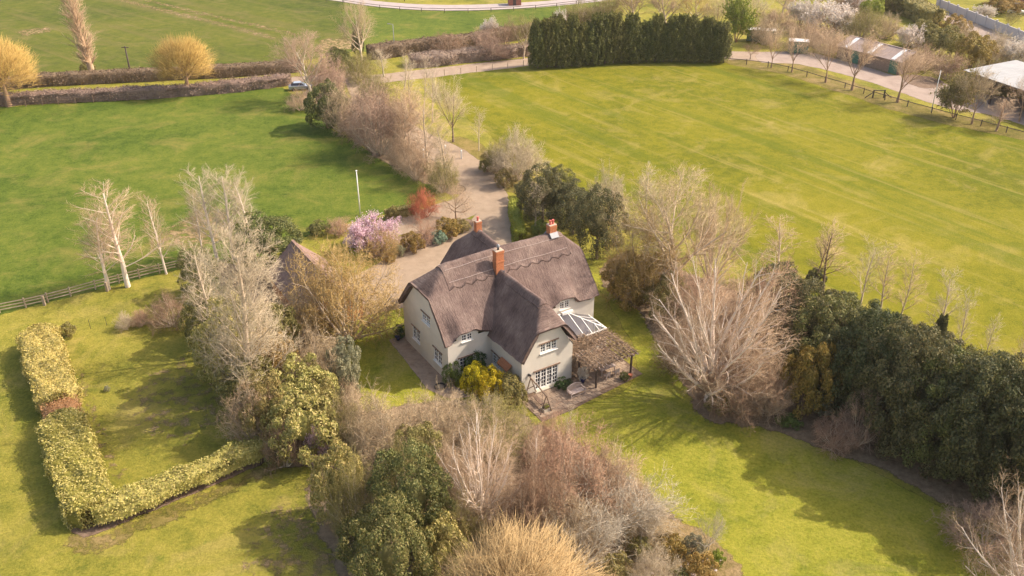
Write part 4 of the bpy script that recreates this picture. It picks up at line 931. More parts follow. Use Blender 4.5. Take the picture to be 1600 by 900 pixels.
for i in range(3):       # columnar conifer 9 m
    rng = np.random.default_rng(240+i); a = Acc(); n = 230
    z = rng.uniform(0, 1, n); az = np.arange(n)*2.4; rad = 1.7*(1-np.clip(z-.35, 0, 1)**1.8*1.3)*rng.uniform(.7, 1.08, n)
    S = np.stack([np.cos(az)*rad, np.sin(az)*rad, .55+z*7.9], 1); per = 60; t = rng.uniform(0, 1, (n, per, 1))
    ax = np.stack([np.cos(az)*.45, np.sin(az)*.45, np.full(n, 1.)], 1); C = S[:, None]+ax[:, None]*(t*1.0-.2)+rng.normal(size=(n, per, 3))*.24*(1.1-t)
    Nn = rng.normal(size=(n*per, 3))*.7+np.repeat(np.stack([np.cos(az), np.sin(az), np.full(n, .5)], 1), per, 0)
    a.q(*leaves(rng, C.reshape(-1, 3), Nn, .28, .45)); V, Q = ball(rng, np.array([1.2, 1.2, 3.6])); V[:, 2] = np.clip(V[:, 2]*1.25, -3.6, 3.4)+4.2; a.q(V, Q)
    reg('conifer%d' % i, trunkset(240+i, 6.5, .16), a, 'dark_bark', 'conifer')
# blossom tree: branches with flowers along the twigs
for key, sd_, hh, sp, dn, sz in (('cherry', 300, 3.0, 65, 9000, .13), ('blossom', 301, 4.2, 55, 9000, .2), ('limetree', 302, 6.5, 40, 9000, .26)):
    tr, cr = bare(sd_, many(8, hh, .09, 8, sp, .15), [(9, .2, .98, (25, 55), (.4, .65), 'dec', 4, .1, .04, .6, 4), (7, .2, 1, (25, 55), (.4, .65), 'flat', 3, .12, .03, .6, 3)] + [(5, .1, 1, (20, 55), (.4, .7), 'flat', 1, .1, 0, .6, 3)])
    rng = np.random.default_rng(sd_); V = np.concatenate(cr.V); ix = rng.integers(0, len(V), dn); C = V[ix]+rng.normal(size=(dn, 3))*.1
    tr2 = Acc()
    for a_ in (tr, cr):
        off = tr2.n
        for v in a_.V: tr2.V.append(v); tr2.n += len(v)
        tr2.Q += [q+off for q in a_.Q]; tr2.T += [t_+off for t_ in a_.T]
    bl = Acc(); bl.q(*leaves(rng, C, rng.normal(size=C.shape)+[0, 0, .6], sz, .8))
    reg(key, tr2, bl, 'brown_twig', 'pink', ('trunk', 'blossom' if key != 'limetree' else 'crown'))

def plant(key, x, yb, yt, wpx, name, label, cat, mats=None, group=None, rz=None, wpos=None, hm=None, wm=None):
    tr, cr, ph, pw, names = PROTO[key]; p = wpos or G(x, yb); h = hm or tall(x, yb, yt); wd = wm or wpx/ppm(x, yb)/1.04
    t = thing(name, label, cat, (p.x, p.y, .0), rnd.uniform(0, 6.28) if rz is None else rz, group, (wd/pw, wd/pw, h/ph))
    mats = mats or (None, None)
    link(names[0], tr, t, M[mats[0]] if mats[0] else None); link(names[1], cr, t, M[mats[1]] if mats[1] else None)
    return t

def hedge(name, label, path, wd, ht, mat, dens=55, size=.2, lump=.16, twigs=None, base=0.0, world=False, group=None, wob=.0, stems=True):
    rng = np.random.default_rng(len(label)*13+int(ht*10)); pts = path if world else [G(*p) for p in path]
    c = np.array([(q.x, q.y) for q in catmull(pts, .5, False)]); t = thing(name, label, 'hedge', (c[0][0], c[0][1], 0), 0, group); c = c-c[0]
    seg = np.linalg.norm(np.diff(c, axis=0), axis=1); s = np.concatenate([[0], np.cumsum(seg)]); Lt = s[-1]
    a = Acc(); hw = wd/2; per = wd+2*(ht-base); n = int(Lt*per*dens)
    def surf(S, U):      # U along the cross-section 0..per -> point and normal
        cx = np.interp(S, s, c[:, 0]); cy = np.interp(S, s, c[:, 1]); e = .3
        tx = np.interp(np.minimum(S+e, Lt), s, c[:, 0])-np.interp(np.maximum(S-e, 0), s, c[:, 0]); ty = np.interp(np.minimum(S+e, Lt), s, c[:, 1])-np.interp(np.maximum(S-e, 0), s, c[:, 1]); l_ = np.hypot(tx, ty); nx, ny = -ty/l_, tx/l_
        hs = ht-base; side1 = U < hs; top = (U >= hs) & (U < hs+wd)
        off = np.where(side1, -hw, np.where(top, U-hs-hw, hw)); z = np.where(side1, base+U, np.where(top, ht, ht-(U-hs-wd)))
        lo = np.where(side1, -1., np.where(top, 0., 1.)); lz = np.where(top, 1., 0.)
        # rounded shoulders and uneven growth
        k = snoise(S*1.1, U*1.3, ht)*lump+snoise(S*3.3+5, U*3.1, 2)*lump*.6+snoise(S*.35, U*.2, 6)*wob
        rs = np.clip(1-np.minimum(np.abs(z-ht), .45)/.45, 0, 1)*np.where(top, 0, 1)*.18+np.where(top, np.clip((np.abs(off)/hw-.7)/.3, 0, 1)*.14, 0)
        off2 = off+lo*(k-rs); z2 = z+lz*(k-rs); 
        taperw = np.clip(np.minimum(S, Lt-S)/.5, .55, 1); off2 = off2*taperw
        return np.stack([cx+nx*off2, cy+ny*off2, z2], -1), np.stack([nx*lo, ny*lo, lz+.25], -1)
    C, Nn = surf(rng.uniform(0, Lt, n), rng.uniform(0, per, n)); C += rng.normal(size=C.shape)*.06
    a.q(*leaves(rng, C, Nn, size, .55, .75))
    for S0 in (0, Lt):
        m = int(wd*(ht-base)*dens); U = rng.uniform(0, per, m); P0, _ = surf(np.full(m, S0), U); q, _ = surf(np.full(m, S0), per-U); f = rng.uniform(0, 1, (m, 1)); a.q(*leaves(rng, P0*(1-f)+q*f, rng.normal(size=(m, 3)), size))
    ns_, nu_ = max(4, int(Lt/.8)), 14; SS, UU = np.meshgrid(np.linspace(.1, Lt-.1, ns_), np.linspace(0, per, nu_), indexing='ij'); Pc, Nc = surf(SS.ravel(), UU.ravel()); Pc = Pc-Nc*.13; I = np.arange(ns_*nu_).reshape(ns_, nu_)
    a.q(Pc, np.concatenate([np.stack([I[:-1, :-1], I[:-1, 1:], I[1:, 1:], I[1:, :-1]], -1).reshape(-1, 4)]))
    link('foliage', a.mesh('hedge_foliage', M[mat]), t)
    if twigs or stems:
        b = Acc(); m = int(Lt*(22 if twigs else 9)); S = rng.uniform(.1, Lt-.1, m); P0, _ = surf(S, np.full(m, .0)); P1, _ = surf(S, np.full(m, per)); f = rng.uniform(.12, .88, (m, 1)); q = P0*(1-f)+P1*f; q[:, 2] = 0
        tp_ = q+np.stack([rng.normal(size=m)*.2, rng.normal(size=m)*.2, np.full(m, ht)*rng.uniform(.8, 1.12 if twigs else .9, m)], 1); b.t(*spikes(q, tp_, np.full(m, .03)))
        link('stems', b.mesh('hedge_stems', M[twigs or 'brown_twig']), t)
    return t

# ------------------------------------------------------------------ hedges
hedge('clipped_hedge', 'wide pale yellow-green clipped hedge running away along the left lawn, far stretch', [(66, 536), (76, 572), (92, 630), (97, 648)], 3.5, 2.2, 'privet', 95, .19, .36, wob=.3)
hedge('clipped_hedge', 'wide pale yellow-green clipped hedge on the left lawn, near stretch below the rusty gap', [(104, 672), (120, 730), (136, 786), (150, 822)], 3.6, 2.2, 'privet', 95, .19, .36, wob=.3)
hedge('hedge_gap_growth', 'rusty brown dead patch between the two stretches of the wide clipped hedge', [(97, 644), (105, 680)], 3.0, 1.8, 'rustleaf', 80, .16, .25)
hedge('clipped_hedge', 'narrower green clipped hedge on bare stems turning right at the lawn corner', [(150, 822), (240, 787), (330, 750), (428, 708)], 1.9, 1.9, 'privet_green', 95, .19, .32, base=.65, wob=.15)
hedge('clipped_hedge', 'bright lime clipped hedge along the right side of the driveway', [(803, 322), (806, 345), (814, 378)], 1.5, 1.3, 'lime', 70, .18, .15)
hedge('field_hedge', 'dark brown leafless hedge along the crop field behind the willows', [(-60, 148), (60, 134), (250, 124), (400, 116), (470, 110)], 2.6, 2.1, 'brownleaf', 26, .28, .25, 'brown_twig', wob=.2)
hedge('field_hedge', 'pale brown leafless hedge between the lane and the paddock fence', [(-60, 168), (60, 160), (250, 151), (380, 140), (455, 131)], 2.6, 1.9, 'purpleleaf', 26, .28, .3, 'purple_twig', wob=.25)
hedge('field_hedge', 'brown leafless hedge climbing right beyond the farm track', [(575, 92), (650, 82), (740, 71), (850, 52), (940, 28)], 3, 2.6, 'brownleaf', 24, .3, .35, 'purple_twig', wob=.4)
hedge('field_hedge', 'low pale brown thicket along the near edge of the farm track', [(640, 103), (700, 98), (770, 90), (828, 84)], 4, 2.2, 'purpleleaf', 20, .3, .4, 'tan_twig', wob=.5)
hedge('low_hedge', 'low dull brown hedge at the paddock edge left of the red shrub', [(602, 343), (630, 337), (655, 331)], 1.2, 1.3, 'olive', 60, .18, .2)
hedge('field_hedge', 'rounded green hedge beside the lane at the top right', [(1385, 6), (1410, 18), (1440, 32), (1462, 42)], 5, 3.6, 'olive', 14, .42, .6, wob=.5)

# ------------------------------------------------------------------ conifer row
cl = [(840, 106), (855, 105), (868, 104), (880, 104), (893, 103), (906, 102), (919, 101), (932, 100), (945, 99), (958, 98), (971, 97), (984, 97), (997, 96.5), (1010, 96), (1023, 96), (1036, 96), (1049, 96), (1062, 96), (1075, 96), (1088, 96), (1101, 96.5), (1113, 97), (1124, 97.5)]
ordn = ['first', 'second', 'third', 'fourth', 'fifth', 'sixth', 'seventh', 'eighth', 'ninth', 'tenth', 'eleventh', 'twelfth', 'thirteenth', 'fourteenth', 'fifteenth', 'sixteenth', 'seventeenth', 'eighteenth', 'nineteenth', 'twentieth', 'twenty-first', 'twenty-second', 'twenty-third', 'twenty-fourth', 'twenty-fifth', 'twenty-sixth', 'twenty-seventh', 'twenty-eighth', 'twenty-ninth', 'thirtieth']
for i, (x, y) in enumerate(cl):
    plant('conifer%d' % (i % 3), x, y, 27+rnd.uniform(-11, 10)+(2 if i > 15 else 0), 33+rnd.uniform(-5, 5), 'conifer_tree', '%s dark conifer from the left in the row along the far field edge' % ordn[i], 'conifer', group='conifers in the dark row')

M['yew'] = leafmat('yew_leaf', (.045, .06, .02), (.085, .095, .032), (.15, .145, .06))
# ------------------------------------------------------------------ tall evergreen screen on the right
scr = [(1212, 545, 418, 100), (1248, 578, 446, 92), (1282, 604, 470, 112), (1318, 634, 494, 96), (1350, 660, 496, 112), (1384, 688, 514, 104), (1418, 708, 524, 118), (1452, 728, 552, 106), (1490, 744, 556, 126), (1528, 762, 578, 110), (1566, 772, 576, 130), (1610, 792, 596, 124), (1660, 810, 604, 150), (1300, 556, 462, 84), (1350, 586, 484, 92), (1398, 616, 500, 84), (1448, 648, 530, 96), (1500, 676, 548, 92), (1552, 696, 562, 100), (1600, 716, 584, 100)]
for i, (x, yb, yt, wd) in enumerate(scr):
    lab = ('%s dark evergreen from the far end of the tall screen beside the front lawn' % ordn[i]) if i < 13 else ('%s evergreen from the far end in the back rank of the tall dark screen' % ordn[i-13])
    plant('screen%d' % (i % 3), x, yb, yt, wd*1.22, 'evergreen_tree', lab, 'tree', (None, ('evergreen', 'evergreen', 'holly', 'evergreen', 'yew')[i % 5]), 'evergreens of the tall screen')

# ------------------------------------------------------------------ single trees and shrubs: (proto, x, base y, top y, width, name, label, category, bark, twig)
T = [
 # top left
 ('willow', 14, 166, 60, 100, 'willow_tree', 'yellow twigged willow cut off by the left edge', 'willow', None, None),
 ('willow', 294, 146, 56, 84, 'willow_tree', 'rounded yellow twigged willow standing alone by the lane', 'willow', None, None),
 ('poplar', 146, 122, -75, 46, 'poplar_tree', 'tall narrow leafless poplar rising out of the top of the picture', 'poplar', None, None),
 ('shrub0', 138, 116, 97, 26, 'ivy_shrub', 'green ivy bush at the foot of the poplar', 'shrub', None, 'olive'),
 ('broad0', 488, 158, 50, 95, 'bare_tree', 'purplish leafless tree over the parked silver car', 'tree', 'grey_twig', 'purple_twig'),
 ('broad1', 566, 104, -4, 62, 'bare_tree', 'tall pale brown leafless tree with ivy on its trunk beside the lane', 'tree', None, 'tan_twig'),
 ('shrub1', 560, 90, 38, 20, 'ivy_clump', 'dark ivy clump climbing the pale brown tree', 'ivy', None, 'evergreen'),
 ('laurel0', 532, 112, 74, 40, 'evergreen_shrub', 'olive evergreen shrub at the mouth of the driveway', 'shrub', None, 'holly'),
 ('bush0', 560, 128, 82, 62, 'bare_shrub', 'greenish twiggy shrub at the mouth of the driveway', 'shrub', None, 'olive_twig'),
 ('birch0', 600, 120, 76, 34, 'bare_tree', 'small pale tree at the near end of the farm track', 'tree', 'grey_twig', 'straw_twig'),
 ('sap1', 632, 140, 78, 36, 'birch_tree', 'small white stemmed birch where the farm track begins', 'birch', None, 'straw_twig'),
 ('bush1', 470, 172, 140, 44, 'bare_shrub', 'pinkish twiggy shrub below the parked silver car', 'shrub', None, 'pink_twig'),
 ('open0', 750, 88, 42, 44, 'bare_tree', 'leafless tree in the hedge, left of the pale flowering one', 'tree', 'brown_twig', 'purple_twig'),
 ('blossom', 766, 62, 30, 30, 'blossom_tree', 'cream flowering shrub in the far hedge left of the conifers', 'blossom shrub', None, 'white'),
 ('open1', 790, 88, 26, 54, 'bare_tree', 'leafless dark tree beside the left end of the conifer row', 'tree', None, 'brown_twig'),
 ('broad2', 818, 92, 22, 44, 'bare_tree', 'olive tinged leafless tree touching the left end of the conifer row', 'tree', None, 'olive_twig'),
 ('blossom', 872, 62, 14, 22, 'blossom_tree', 'small white blossom tree peeping over the conifers', 'blossom tree', None, 'white'),
 # along the driveway, left side
 ('laurel1', 512, 200, 128, 66, 'evergreen_shrub', 'dark green rounded evergreen at the paddock corner', 'shrub', None, 'holly'),
 ('bush2', 535, 205, 130, 64, 'bare_shrub', 'tan twiggy shrub leaning over the dark rounded evergreen', 'shrub', None, 'tan_twig'),
 ('bush0', 594, 240, 132, 105, 'bare_tree', 'big purplish leafless dome tree on the paddock side of the driveway', 'tree', 'grey_twig', 'purple_twig'),
 ('broad2', 632, 246, 134, 84, 'bare_tree', 'brownish leafless tree right of the big purplish dome', 'tree', 'pale_bark', 'pink_twig'),
 ('birch2', 668, 268, 160, 62, 'bare_tree', 'slim pinkish leafless tree halfway along the driveway', 'tree', 'pale_bark', 'pink_twig'),
 ('bush1', 650, 280, 226, 54, 'bare_shrub', 'tan twiggy shrub filling the paddock edge by the driveway bend', 'shrub', None, 'pink_twig'),
 ('birch0', 698, 288, 186, 50, 'bare_tree', 'slim tan leafless tree at the driveway bend', 'tree', 'pale_bark', 'tan_twig'),
 ('bush2', 692, 300, 246, 52, 'bare_shrub', 'olive brown twiggy shrub at the driveway bend', 'shrub', None, 'olive_twig'),
 ('bush0', 630, 262, 205, 56, 'bare_shrub', 'low pinkish thicket below the big purplish dome tree', 'shrub', None, 'pink_twig'),
 # driveway, right side
 ('sap0', 642, 175, 92, 30, 'birch_tree', 'thin white birch nearest the purplish dome tree', 'birch', None, 'straw_twig'),
 ('sap1', 662, 182, 84, 32, 'birch_tree', 'thin white birch, middle of three above the driveway', 'birch', None, 'straw_twig'),
 ('sap0', 676, 190, 96, 28, 'birch_tree', 'thin white birch, right of three above the driveway', 'birch', None, 'straw_twig'),
 ('open0', 708, 222, 116, 74, 'bare_tree', 'forked pale tree with a dark trunk against the mown field', 'tree', 'dark_bark', 'straw_twig'),
 ('sap1', 748, 236, 168, 30, 'bare_tree', 'very thin tree right of the forked pale tree', 'tree', 'pale_bark', 'straw_twig'),
 ('bush1', 806, 280, 202, 86, 'bare_shrub', 'large straw coloured twiggy bush right of the driveway', 'shrub', None, 'straw_twig'),
 ('bush2', 778, 266, 216, 46, 'bare_shrub', 'greenish straw twiggy bush nearest the driveway on its right', 'shrub', None, 'olive_twig'),
 ('shrub2', 762, 268, 240, 30, 'low_shrub', 'small yellowish green shrub at the right driveway edge', 'shrub', None, 'olive'),
 ('shrub0', 790, 292, 262, 34, 'low_shrub', 'olive green shrub at the right driveway edge below the straw bush', 'shrub', None, 'olive'),
 # island bed
 ('cherry', 582, 388, 338, 76, 'cherry_tree', 'pink cherry tree in blossom beside the gravel court', 'cherry tree', None, None),
 ('bush0', 662, 340, 297, 46, 'red_shrub', 'bright red twigged shrub behind the island bed', 'shrub', 'scarlet_twig', 'scarlet_twig'),
 ('apple', 713, 344, 284, 62, 'bare_tree', 'small spreading leafless tree at the tip of the island bed', 'tree', 'brown_twig', 'pink_twig'),
 ('apple', 664, 388, 328, 54, 'bare_tree', 'small reddish leafless tree in the middle of the island bed', 'tree', 'brown_twig', 'red_twig'),
 ('shrub0', 645, 390, 364, 40, 'leafy_shrub', 'dark golden green shrub at the front of the island bed', 'shrub', None, 'olivegold'),
 ('shrub1', 700, 370, 342, 44, 'leafy_shrub', 'rusty golden shrub at the right end of the island bed', 'shrub', None, 'rustgold'),
 ('shrub2', 722, 362, 342, 28, 'leafy_shrub', 'small brown green shrub at the right tip of the island bed', 'shrub', None, 'olive'),
 ('shrub2', 686, 380, 360, 26, 'leafy_shrub', 'pale blue-green clump in the island bed', 'shrub', None, 'bluegreen'),
 ('shrub1', 604, 398, 380, 24, 'leafy_shrub', 'lime green clump in front of the pink cherry', 'shrub', None, 'lime'),
 ('shrub0', 624, 400, 383, 18, 'leafy_shrub', 'grey-blue spiky clump right of the lime green clump', 'shrub', None, 'greyblue'),
 ('shrub1', 610, 410, 398, 18, 'leafy_shrub', 'small rust coloured clump at the left front of the island bed', 'shrub', None, 'rustgold'),
 ('bush1', 600, 402, 356, 52, 'bare_shrub', 'gold brown twiggy shrub left of the lime green clump', 'shrub', None, 'gold_twig'),
 ('shrub0', 615, 342, 322, 20, 'leafy_shrub', 'brown clump at the paddock edge above the cherry', 'shrub', None, 'olive'),
 ('bush2', 530, 366, 340, 40, 'bare_shrub', 'rust brown twiggy shrub left of the pink cherry', 'shrub', None, 'red_twig'),
 ('shrub2', 498, 366, 346, 34, 'leafy_shrub', 'low dark evergreen right of the outbuilding gable', 'shrub', None, 'holly'),
 # round the outbuilding
 ('ever1', 424, 422, 334, 112, 'evergreen_tree', 'dark evergreen tree behind the left side of the outbuilding', 'tree', None, 'holly'),
 ('ever0', 318, 462, 386, 66, 'evergreen_tree', 'dark evergreen bush at the end of the paddock fence', 'tree', None, 'holly'),
 ('bush0', 545, 528, 384, 172, 'bare_tree', 'broad tan leafless tree in front of the outbuilding', 'tree', None, 'gold_twig'),
 ('bush1', 490, 470, 410, 60, 'bare_shrub', 'tan twiggy shrub against the outbuilding roof', 'shrub', None, 'tan_twig'),
 ('shrub1', 505, 522, 486, 58, 'leafy_shrub', 'olive brown shrub left of the tan tree trunk', 'shrub', None, 'olivegold'),
 ('bush2', 470, 530, 455, 70, 'bare_shrub', 'brown twiggy shrub below the outbuilding', 'shrub', None, 'tan_twig'),
 # left belt
 ('tallbare', 396, 642, 350, 138, 'bare_tree', 'tall pale leafless tree in the middle of the left shrub belt', 'tree', None, None),
 ('birch2', 345, 560, 372, 74, 'bare_tree', 'leaning pale leafless tree left of the tall pale tree', 'tree', 'pale_bark', 'straw_twig'),
 ('laurel0', 348, 588, 500, 84, 'evergreen_shrub', 'yellowish green undergrowth on the left flank of the shrub belt', 'shrub', None, 'laurel'),
 ('laurel1', 400, 650, 560, 96, 'evergreen_shrub', 'olive undergrowth at the foot of the tall pale tree', 'shrub', None, 'olive'),
 ('bush0', 400, 690, 596, 84, 'bare_shrub', 'pinkish brown twiggy shrub at the near left corner of the belt', 'shrub', None, 'pink_twig'),
 ('laurel0', 476, 650, 566, 104, 'laurel_shrub', 'big yellow-green laurel in the middle of the left belt', 'laurel', None, 'laurel'),
 ('laurel1', 480, 712, 612, 118, 'laurel_shrub', 'bright yellow-green laurel at the near edge of the left belt', 'laurel', None, 'laurel'),
 ('bush1', 502, 612, 512, 96, 'bare_shrub', 'soft grey-brown twiggy shrub above the yellow-green laurels', 'shrub', None, 'tan_twig'),
 ('laurel0', 542, 616, 530, 56, 'evergreen_shrub', 'grey-green feathery shrub overhanging the shaded lawn', 'shrub', None, 'greyblue'),
 ('bush2', 528, 704, 622, 84, 'bare_shrub', 'brown twiggy shrub right of the bright laurel', 'shrub', None, 'olive_twig'),
 ('laurel1', 430, 612, 520, 74, 'evergreen_shrub', 'yellow-olive shrub right of the tall pale tree', 'shrub', None, 'olivegold'),
 ('bush0', 445, 728, 664, 60, 'bare_shrub', 'dark twiggy undergrowth where the green hedge ends', 'shrub', None, 'brown_twig'),
 ('blossom', 498, 722, 668, 34, 'blossom_tree', 'small pale pink flowering shrub at the bottom of the left belt', 'blossom shrub', None, 'pink'),
 ('bush2', 270, 508, 464, 76, 'brush_heap', 'dark heap of cut brushwood at the top of the left lawn', 'brush heap', None, 'brown_twig'),
 ('bush1', 196, 514, 489, 30, 'bare_shrub', 'small straw coloured shrub left of the brushwood heap', 'shrub', None, 'straw_twig'),
 ('bush0', 222, 508, 484, 34, 'bare_shrub', 'olive brown twiggy shrub between the straw shrub and the brushwood heap', 'shrub', None, 'red_twig'),
 ('shrub0', 168, 611, 603, 10, 'small_plant', 'small round plant alone on the left lawn', 'plant', None, 'greyblue'),
 ('shrub1', 108, 526, 505, 26, 'low_shrub', 'grey twiggy bush at the far end of the clipped hedge', 'shrub', None, 'olive'),
 # birches at the paddock fence
 ('birch0', 170, 452, 318, 78, 'birch_tree', 'leftmost white trunked birch by the paddock fence', 'birch', None, None),
 ('birch1', 200, 448, 286, 100, 'birch_tree', 'largest white trunked birch by the paddock fence', 'birch', None, None),
 ('birch2', 260, 428, 300, 44, 'birch_tree', 'slender lone birch right of the two larger fence birches', 'birch', None, None),
 ('birch0', 318, 402, 290, 34, 'birch_tree', 'slim birch at the left of the birch clump by the dark evergreen', 'birch', None, None),
 ('birch1', 340, 408, 262, 66, 'birch_tree', 'leaning birch in the clump behind the tall pale tree', 'birch', None, 'straw_twig'),
 ('birch2', 366, 404, 252, 64, 'birch_tree', 'tallest birch of the clump behind the tall pale tree', 'birch', None, 'straw_twig'),
 ('birch0', 398, 404, 262, 56, 'birch_tree', 'rightmost birch of the clump behind the tall pale tree', 'birch', None, 'straw_twig'),
 # right of the cottage
 ('ever0', 848, 350, 258, 84, 'evergreen_tree', 'dark evergreen nearest the driveway, behind the cottage', 'tree', None, None),
 ('ever1', 895, 366, 284, 84, 'evergreen_tree', 'middle dark evergreen behind the cottage ridge', 'tree', None, None),
 ('ever2', 932, 404, 292, 92, 'evergreen_tree', 'dark evergreen behind the right end of the thatched roof', 'tree', None, None),
 ('ever2', 872, 330, 262, 60, 'evergreen_tree', 'evergreen in the back rank behind the cottage', 'tree', None, 'holly'),
 ('birch1', 836, 360, 284, 38, 'bare_tree', 'small pale leafless tree in front of the dark evergreens', 'tree', 'pale_bark', 'straw_twig'),
 ('shrub1', 845, 372, 345, 30, 'low_shrub', 'bright green shrub at the foot of the small pale tree', 'shrub', None, 'green'),
 ('bush1', 946, 340, 262, 66, 'bare_shrub', 'straw coloured twiggy bush behind the dark evergreens', 'shrub', None, 'straw_twig'),
 ('sap0', 1010, 332, 254, 36, 'bare_tree', 'thin grey tree at the mown field edge', 'tree', 'grey_twig', 'grey_twig'),
 ('broad0', 1056, 470, 270, 190, 'bare_tree', 'big tan leafless tree right of the cottage', 'tree', None, 'tan_twig'),
 ('fan0', 1110, 440, 284, 110, 'bare_tree', 'fan shaped brown tree behind the big tan tree', 'tree', 'pale_bark', 'pink_twig'),
 ('bush2', 1000, 470, 330, 120, 'bare_shrub', 'golden brown twiggy thicket right of the thatched roof', 'shrub', None, 'gold_twig'),
 ('laurel0', 992, 474, 396, 100, 'evergreen_shrub', 'olive gold evergreen shrub beside the lawn corner', 'shrub', None, 'olivegold'),
 ('laurel1', 1040, 500, 430, 70, 'evergreen_shrub', 'olive brown shrub below the big tan tree', 'shrub', None, 'olive'),
 ('bigbirch', 1108, 628, 394, 205, 'birch_tree', 'huge pale many-stemmed birch on the front lawn edge', 'birch', None, None),
 ('bush0', 1185, 560, 418, 120, 'bare_shrub', 'reddish twiggy thicket behind the huge birch, screen side', 'shrub', None, 'red_twig'),
 ('bush1', 1100, 520, 420, 120, 'bare_shrub', 'brown twiggy thicket behind the huge birch, cottage side', 'shrub', None, 'red_twig'),
 ('bush2', 1150, 640, 540, 130, 'bare_shrub', 'dark twiggy undergrowth around the foot of the huge birch', 'shrub', None, 'brown_twig'),
 ('bush1', 1195, 648, 560, 84, 'bare_shrub', 'brown twiggy undergrowth between the huge birch and golden conifer', 'shrub', None, 'pink_twig'),
 ('bush0', 1060, 580, 510, 80, 'bare_shrub', 'grey-brown twiggy shrub on the cottage side of the huge birch', 'shrub', None, 'brown_twig'),
 ('shrub0', 1122, 640, 622, 44, 'low_shrub', 'low leafy plants at the foot of the huge birch', 'shrub', None, 'olive'),
 ('laurel0', 1254, 648, 536, 82, 'golden_conifer', 'rounded golden green conifer in front of the dark screen', 'conifer', None, 'rustgold'),
 ('shrub1', 1283, 650, 612, 36, 'variegated_shrub', 'pale variegated shrub beside the golden conifer', 'shrub', None, 'greyblue'),
 ('bush2', 1338, 694, 608, 66, 'bare_shrub', 'purple brown twiggy shrub against the dark screen', 'shrub', None, 'purple_twig'),
 ('bush1', 1302, 696, 652, 74, 'bracken_heap', 'rust brown heap of dead stems below the dark screen', 'shrub', None, 'red_twig'),
 ('shrub2', 1232, 666, 648, 40, 'low_shrub', 'low green plants at the lawn edge below the golden conifer', 'shrub', None, 'green'),
 ('laurel1', 1415, 640, 538, 40, 'evergreen_shrub', 'pale lime sprays growing out of the dark screen', 'shrub', None, 'laurel'),
 # behind the screen
 ('sap0', 1212, 440, 338, 66, 'bare_tree', 'leftmost thin tree behind the dark screen', 'tree', 'pale_bark', 'pink_twig'),
 ('sap0', 1286, 456, 344, 60, 'bare_tree', 'ivy stemmed clump of thin trees behind the dark screen', 'tree', 'dark_bark', 'pink_twig'),
 ('shrub0', 1272, 448, 420, 34, 'ivy_shrub', 'dark ivy at the foot of the thin tree clump', 'ivy', None, 'evergreen'),
 ('sap1', 1340, 492, 376, 62, 'bare_tree', 'pale forked tree behind the dark screen, second from the far end', 'tree', 'pale_bark', 'straw_twig'),
 ('sap0', 1374, 500, 384, 50, 'bare_tree', 'thin brown tree behind the dark screen, third from the far end', 'tree', 'pale_bark', 'pink_twig'),
 ('sap1', 1402, 512, 390, 56, 'bare_tree', 'leaning thin tree behind the dark screen, fourth from the far end', 'tree', 'pale_bark', 'pink_twig'),
 ('sap0', 1460, 548, 420, 50, 'bare_tree', 'thin tree with an ivy column behind the dark screen', 'tree', 'pale_bark', 'straw_twig'),
 ('conifer0', 1457, 560, 492, 22, 'ivy_column', 'dark ivy column round a thin trunk behind the screen', 'ivy', None, 'evergreen'),
 ('sap1', 1496, 572, 454, 46, 'bare_tree', 'pale forked sapling behind the dark screen', 'tree', 'pale_bark', 'straw_twig'),
 ('sap0', 1535, 580, 490, 30, 'bare_tree', 'small thin tree second from the right behind the dark screen', 'tree', 'pale_bark', 'straw_twig'),
 ('sap1', 1580, 600, 506, 30, 'bare_tree', 'rightmost small thin tree behind the dark screen', 'tree', 'pale_bark', 'pink_twig'),
 ('bigbirch', 1600, 985, 742, 215, 'bare_tree', 'pink leafless tree cut by the bottom right corner', 'tree', 'birch_bark', 'pink_twig'),
 # bottom centre
 ('ever0', 648, 850, 700, 128, 'evergreen_tree', 'big dark evergreen at the bottom centre', 'tree', None, 'holly'),
 ('ever1', 622, 950, 786, 136, 'evergreen_tree', 'nearest dark evergreen cut by the bottom edge', 'tree', None, 'holly'),
 ('laurel0', 532, 812, 698, 84, 'laurel_shrub', 'yellow-green laurel left of the big dark evergreen', 'laurel', None, 'laurel'),
 ('laurel1', 692, 912, 812, 90, 'laurel_shrub', 'yellow-green laurel right of the big dark evergreen', 'laurel', None, 'laurel'),
 ('bush0', 560, 840, 722, 90, 'bare_shrub', 'olive twiggy shrub between the laurel and the dark evergreen', 'shrub', None, 'olive_twig'),
 ('laurel0', 655, 742, 664, 84, 'lime_shrub', 'lime green shrub top behind the big dark evergreen', 'shrub', None, 'olive'),
 ('bigbirch', 754, 826, 656, 140, 'bare_tree', 'pale stemmed leafless tree at the bottom centre', 'tree', 'birch_bark', 'pink_twig'),
 ('bush1', 690, 700, 616, 140, 'bare_shrub', 'soft tan twiggy thicket in front of the cottage', 'shrub', None, 'tan_twig'),
 ('bush2', 610, 730, 626, 130, 'bare_shrub', 'soft pinkish twiggy thicket left of the lime shrub top', 'shrub', None, 'tan_twig'),
 ('bush0', 775, 706, 626, 116, 'bare_shrub', 'olive tan twiggy thicket below the yellow forsythia', 'shrub', None, 'olive_twig'),
 ('apple', 752, 676, 612, 74, 'bare_tree', 'stubby tree with white cut branches before the forsythia', 'tree', 'birch_bark', 'straw_twig'),
 ('bush1', 885, 800, 672, 150, 'bare_shrub', 'red-brown twiggy thicket beside the front lawn', 'shrub', None, 'red_twig'),
 ('bush2', 950, 800, 700, 120, 'bare_shrub', 'pinkish twiggy thicket at the lawn edge', 'shrub', None, 'pink_twig'),
 ('bush0', 830, 850, 735, 130, 'bare_shrub', 'brown twiggy thicket right of the pale stemmed tree', 'shrub', None, 'brown_twig'),
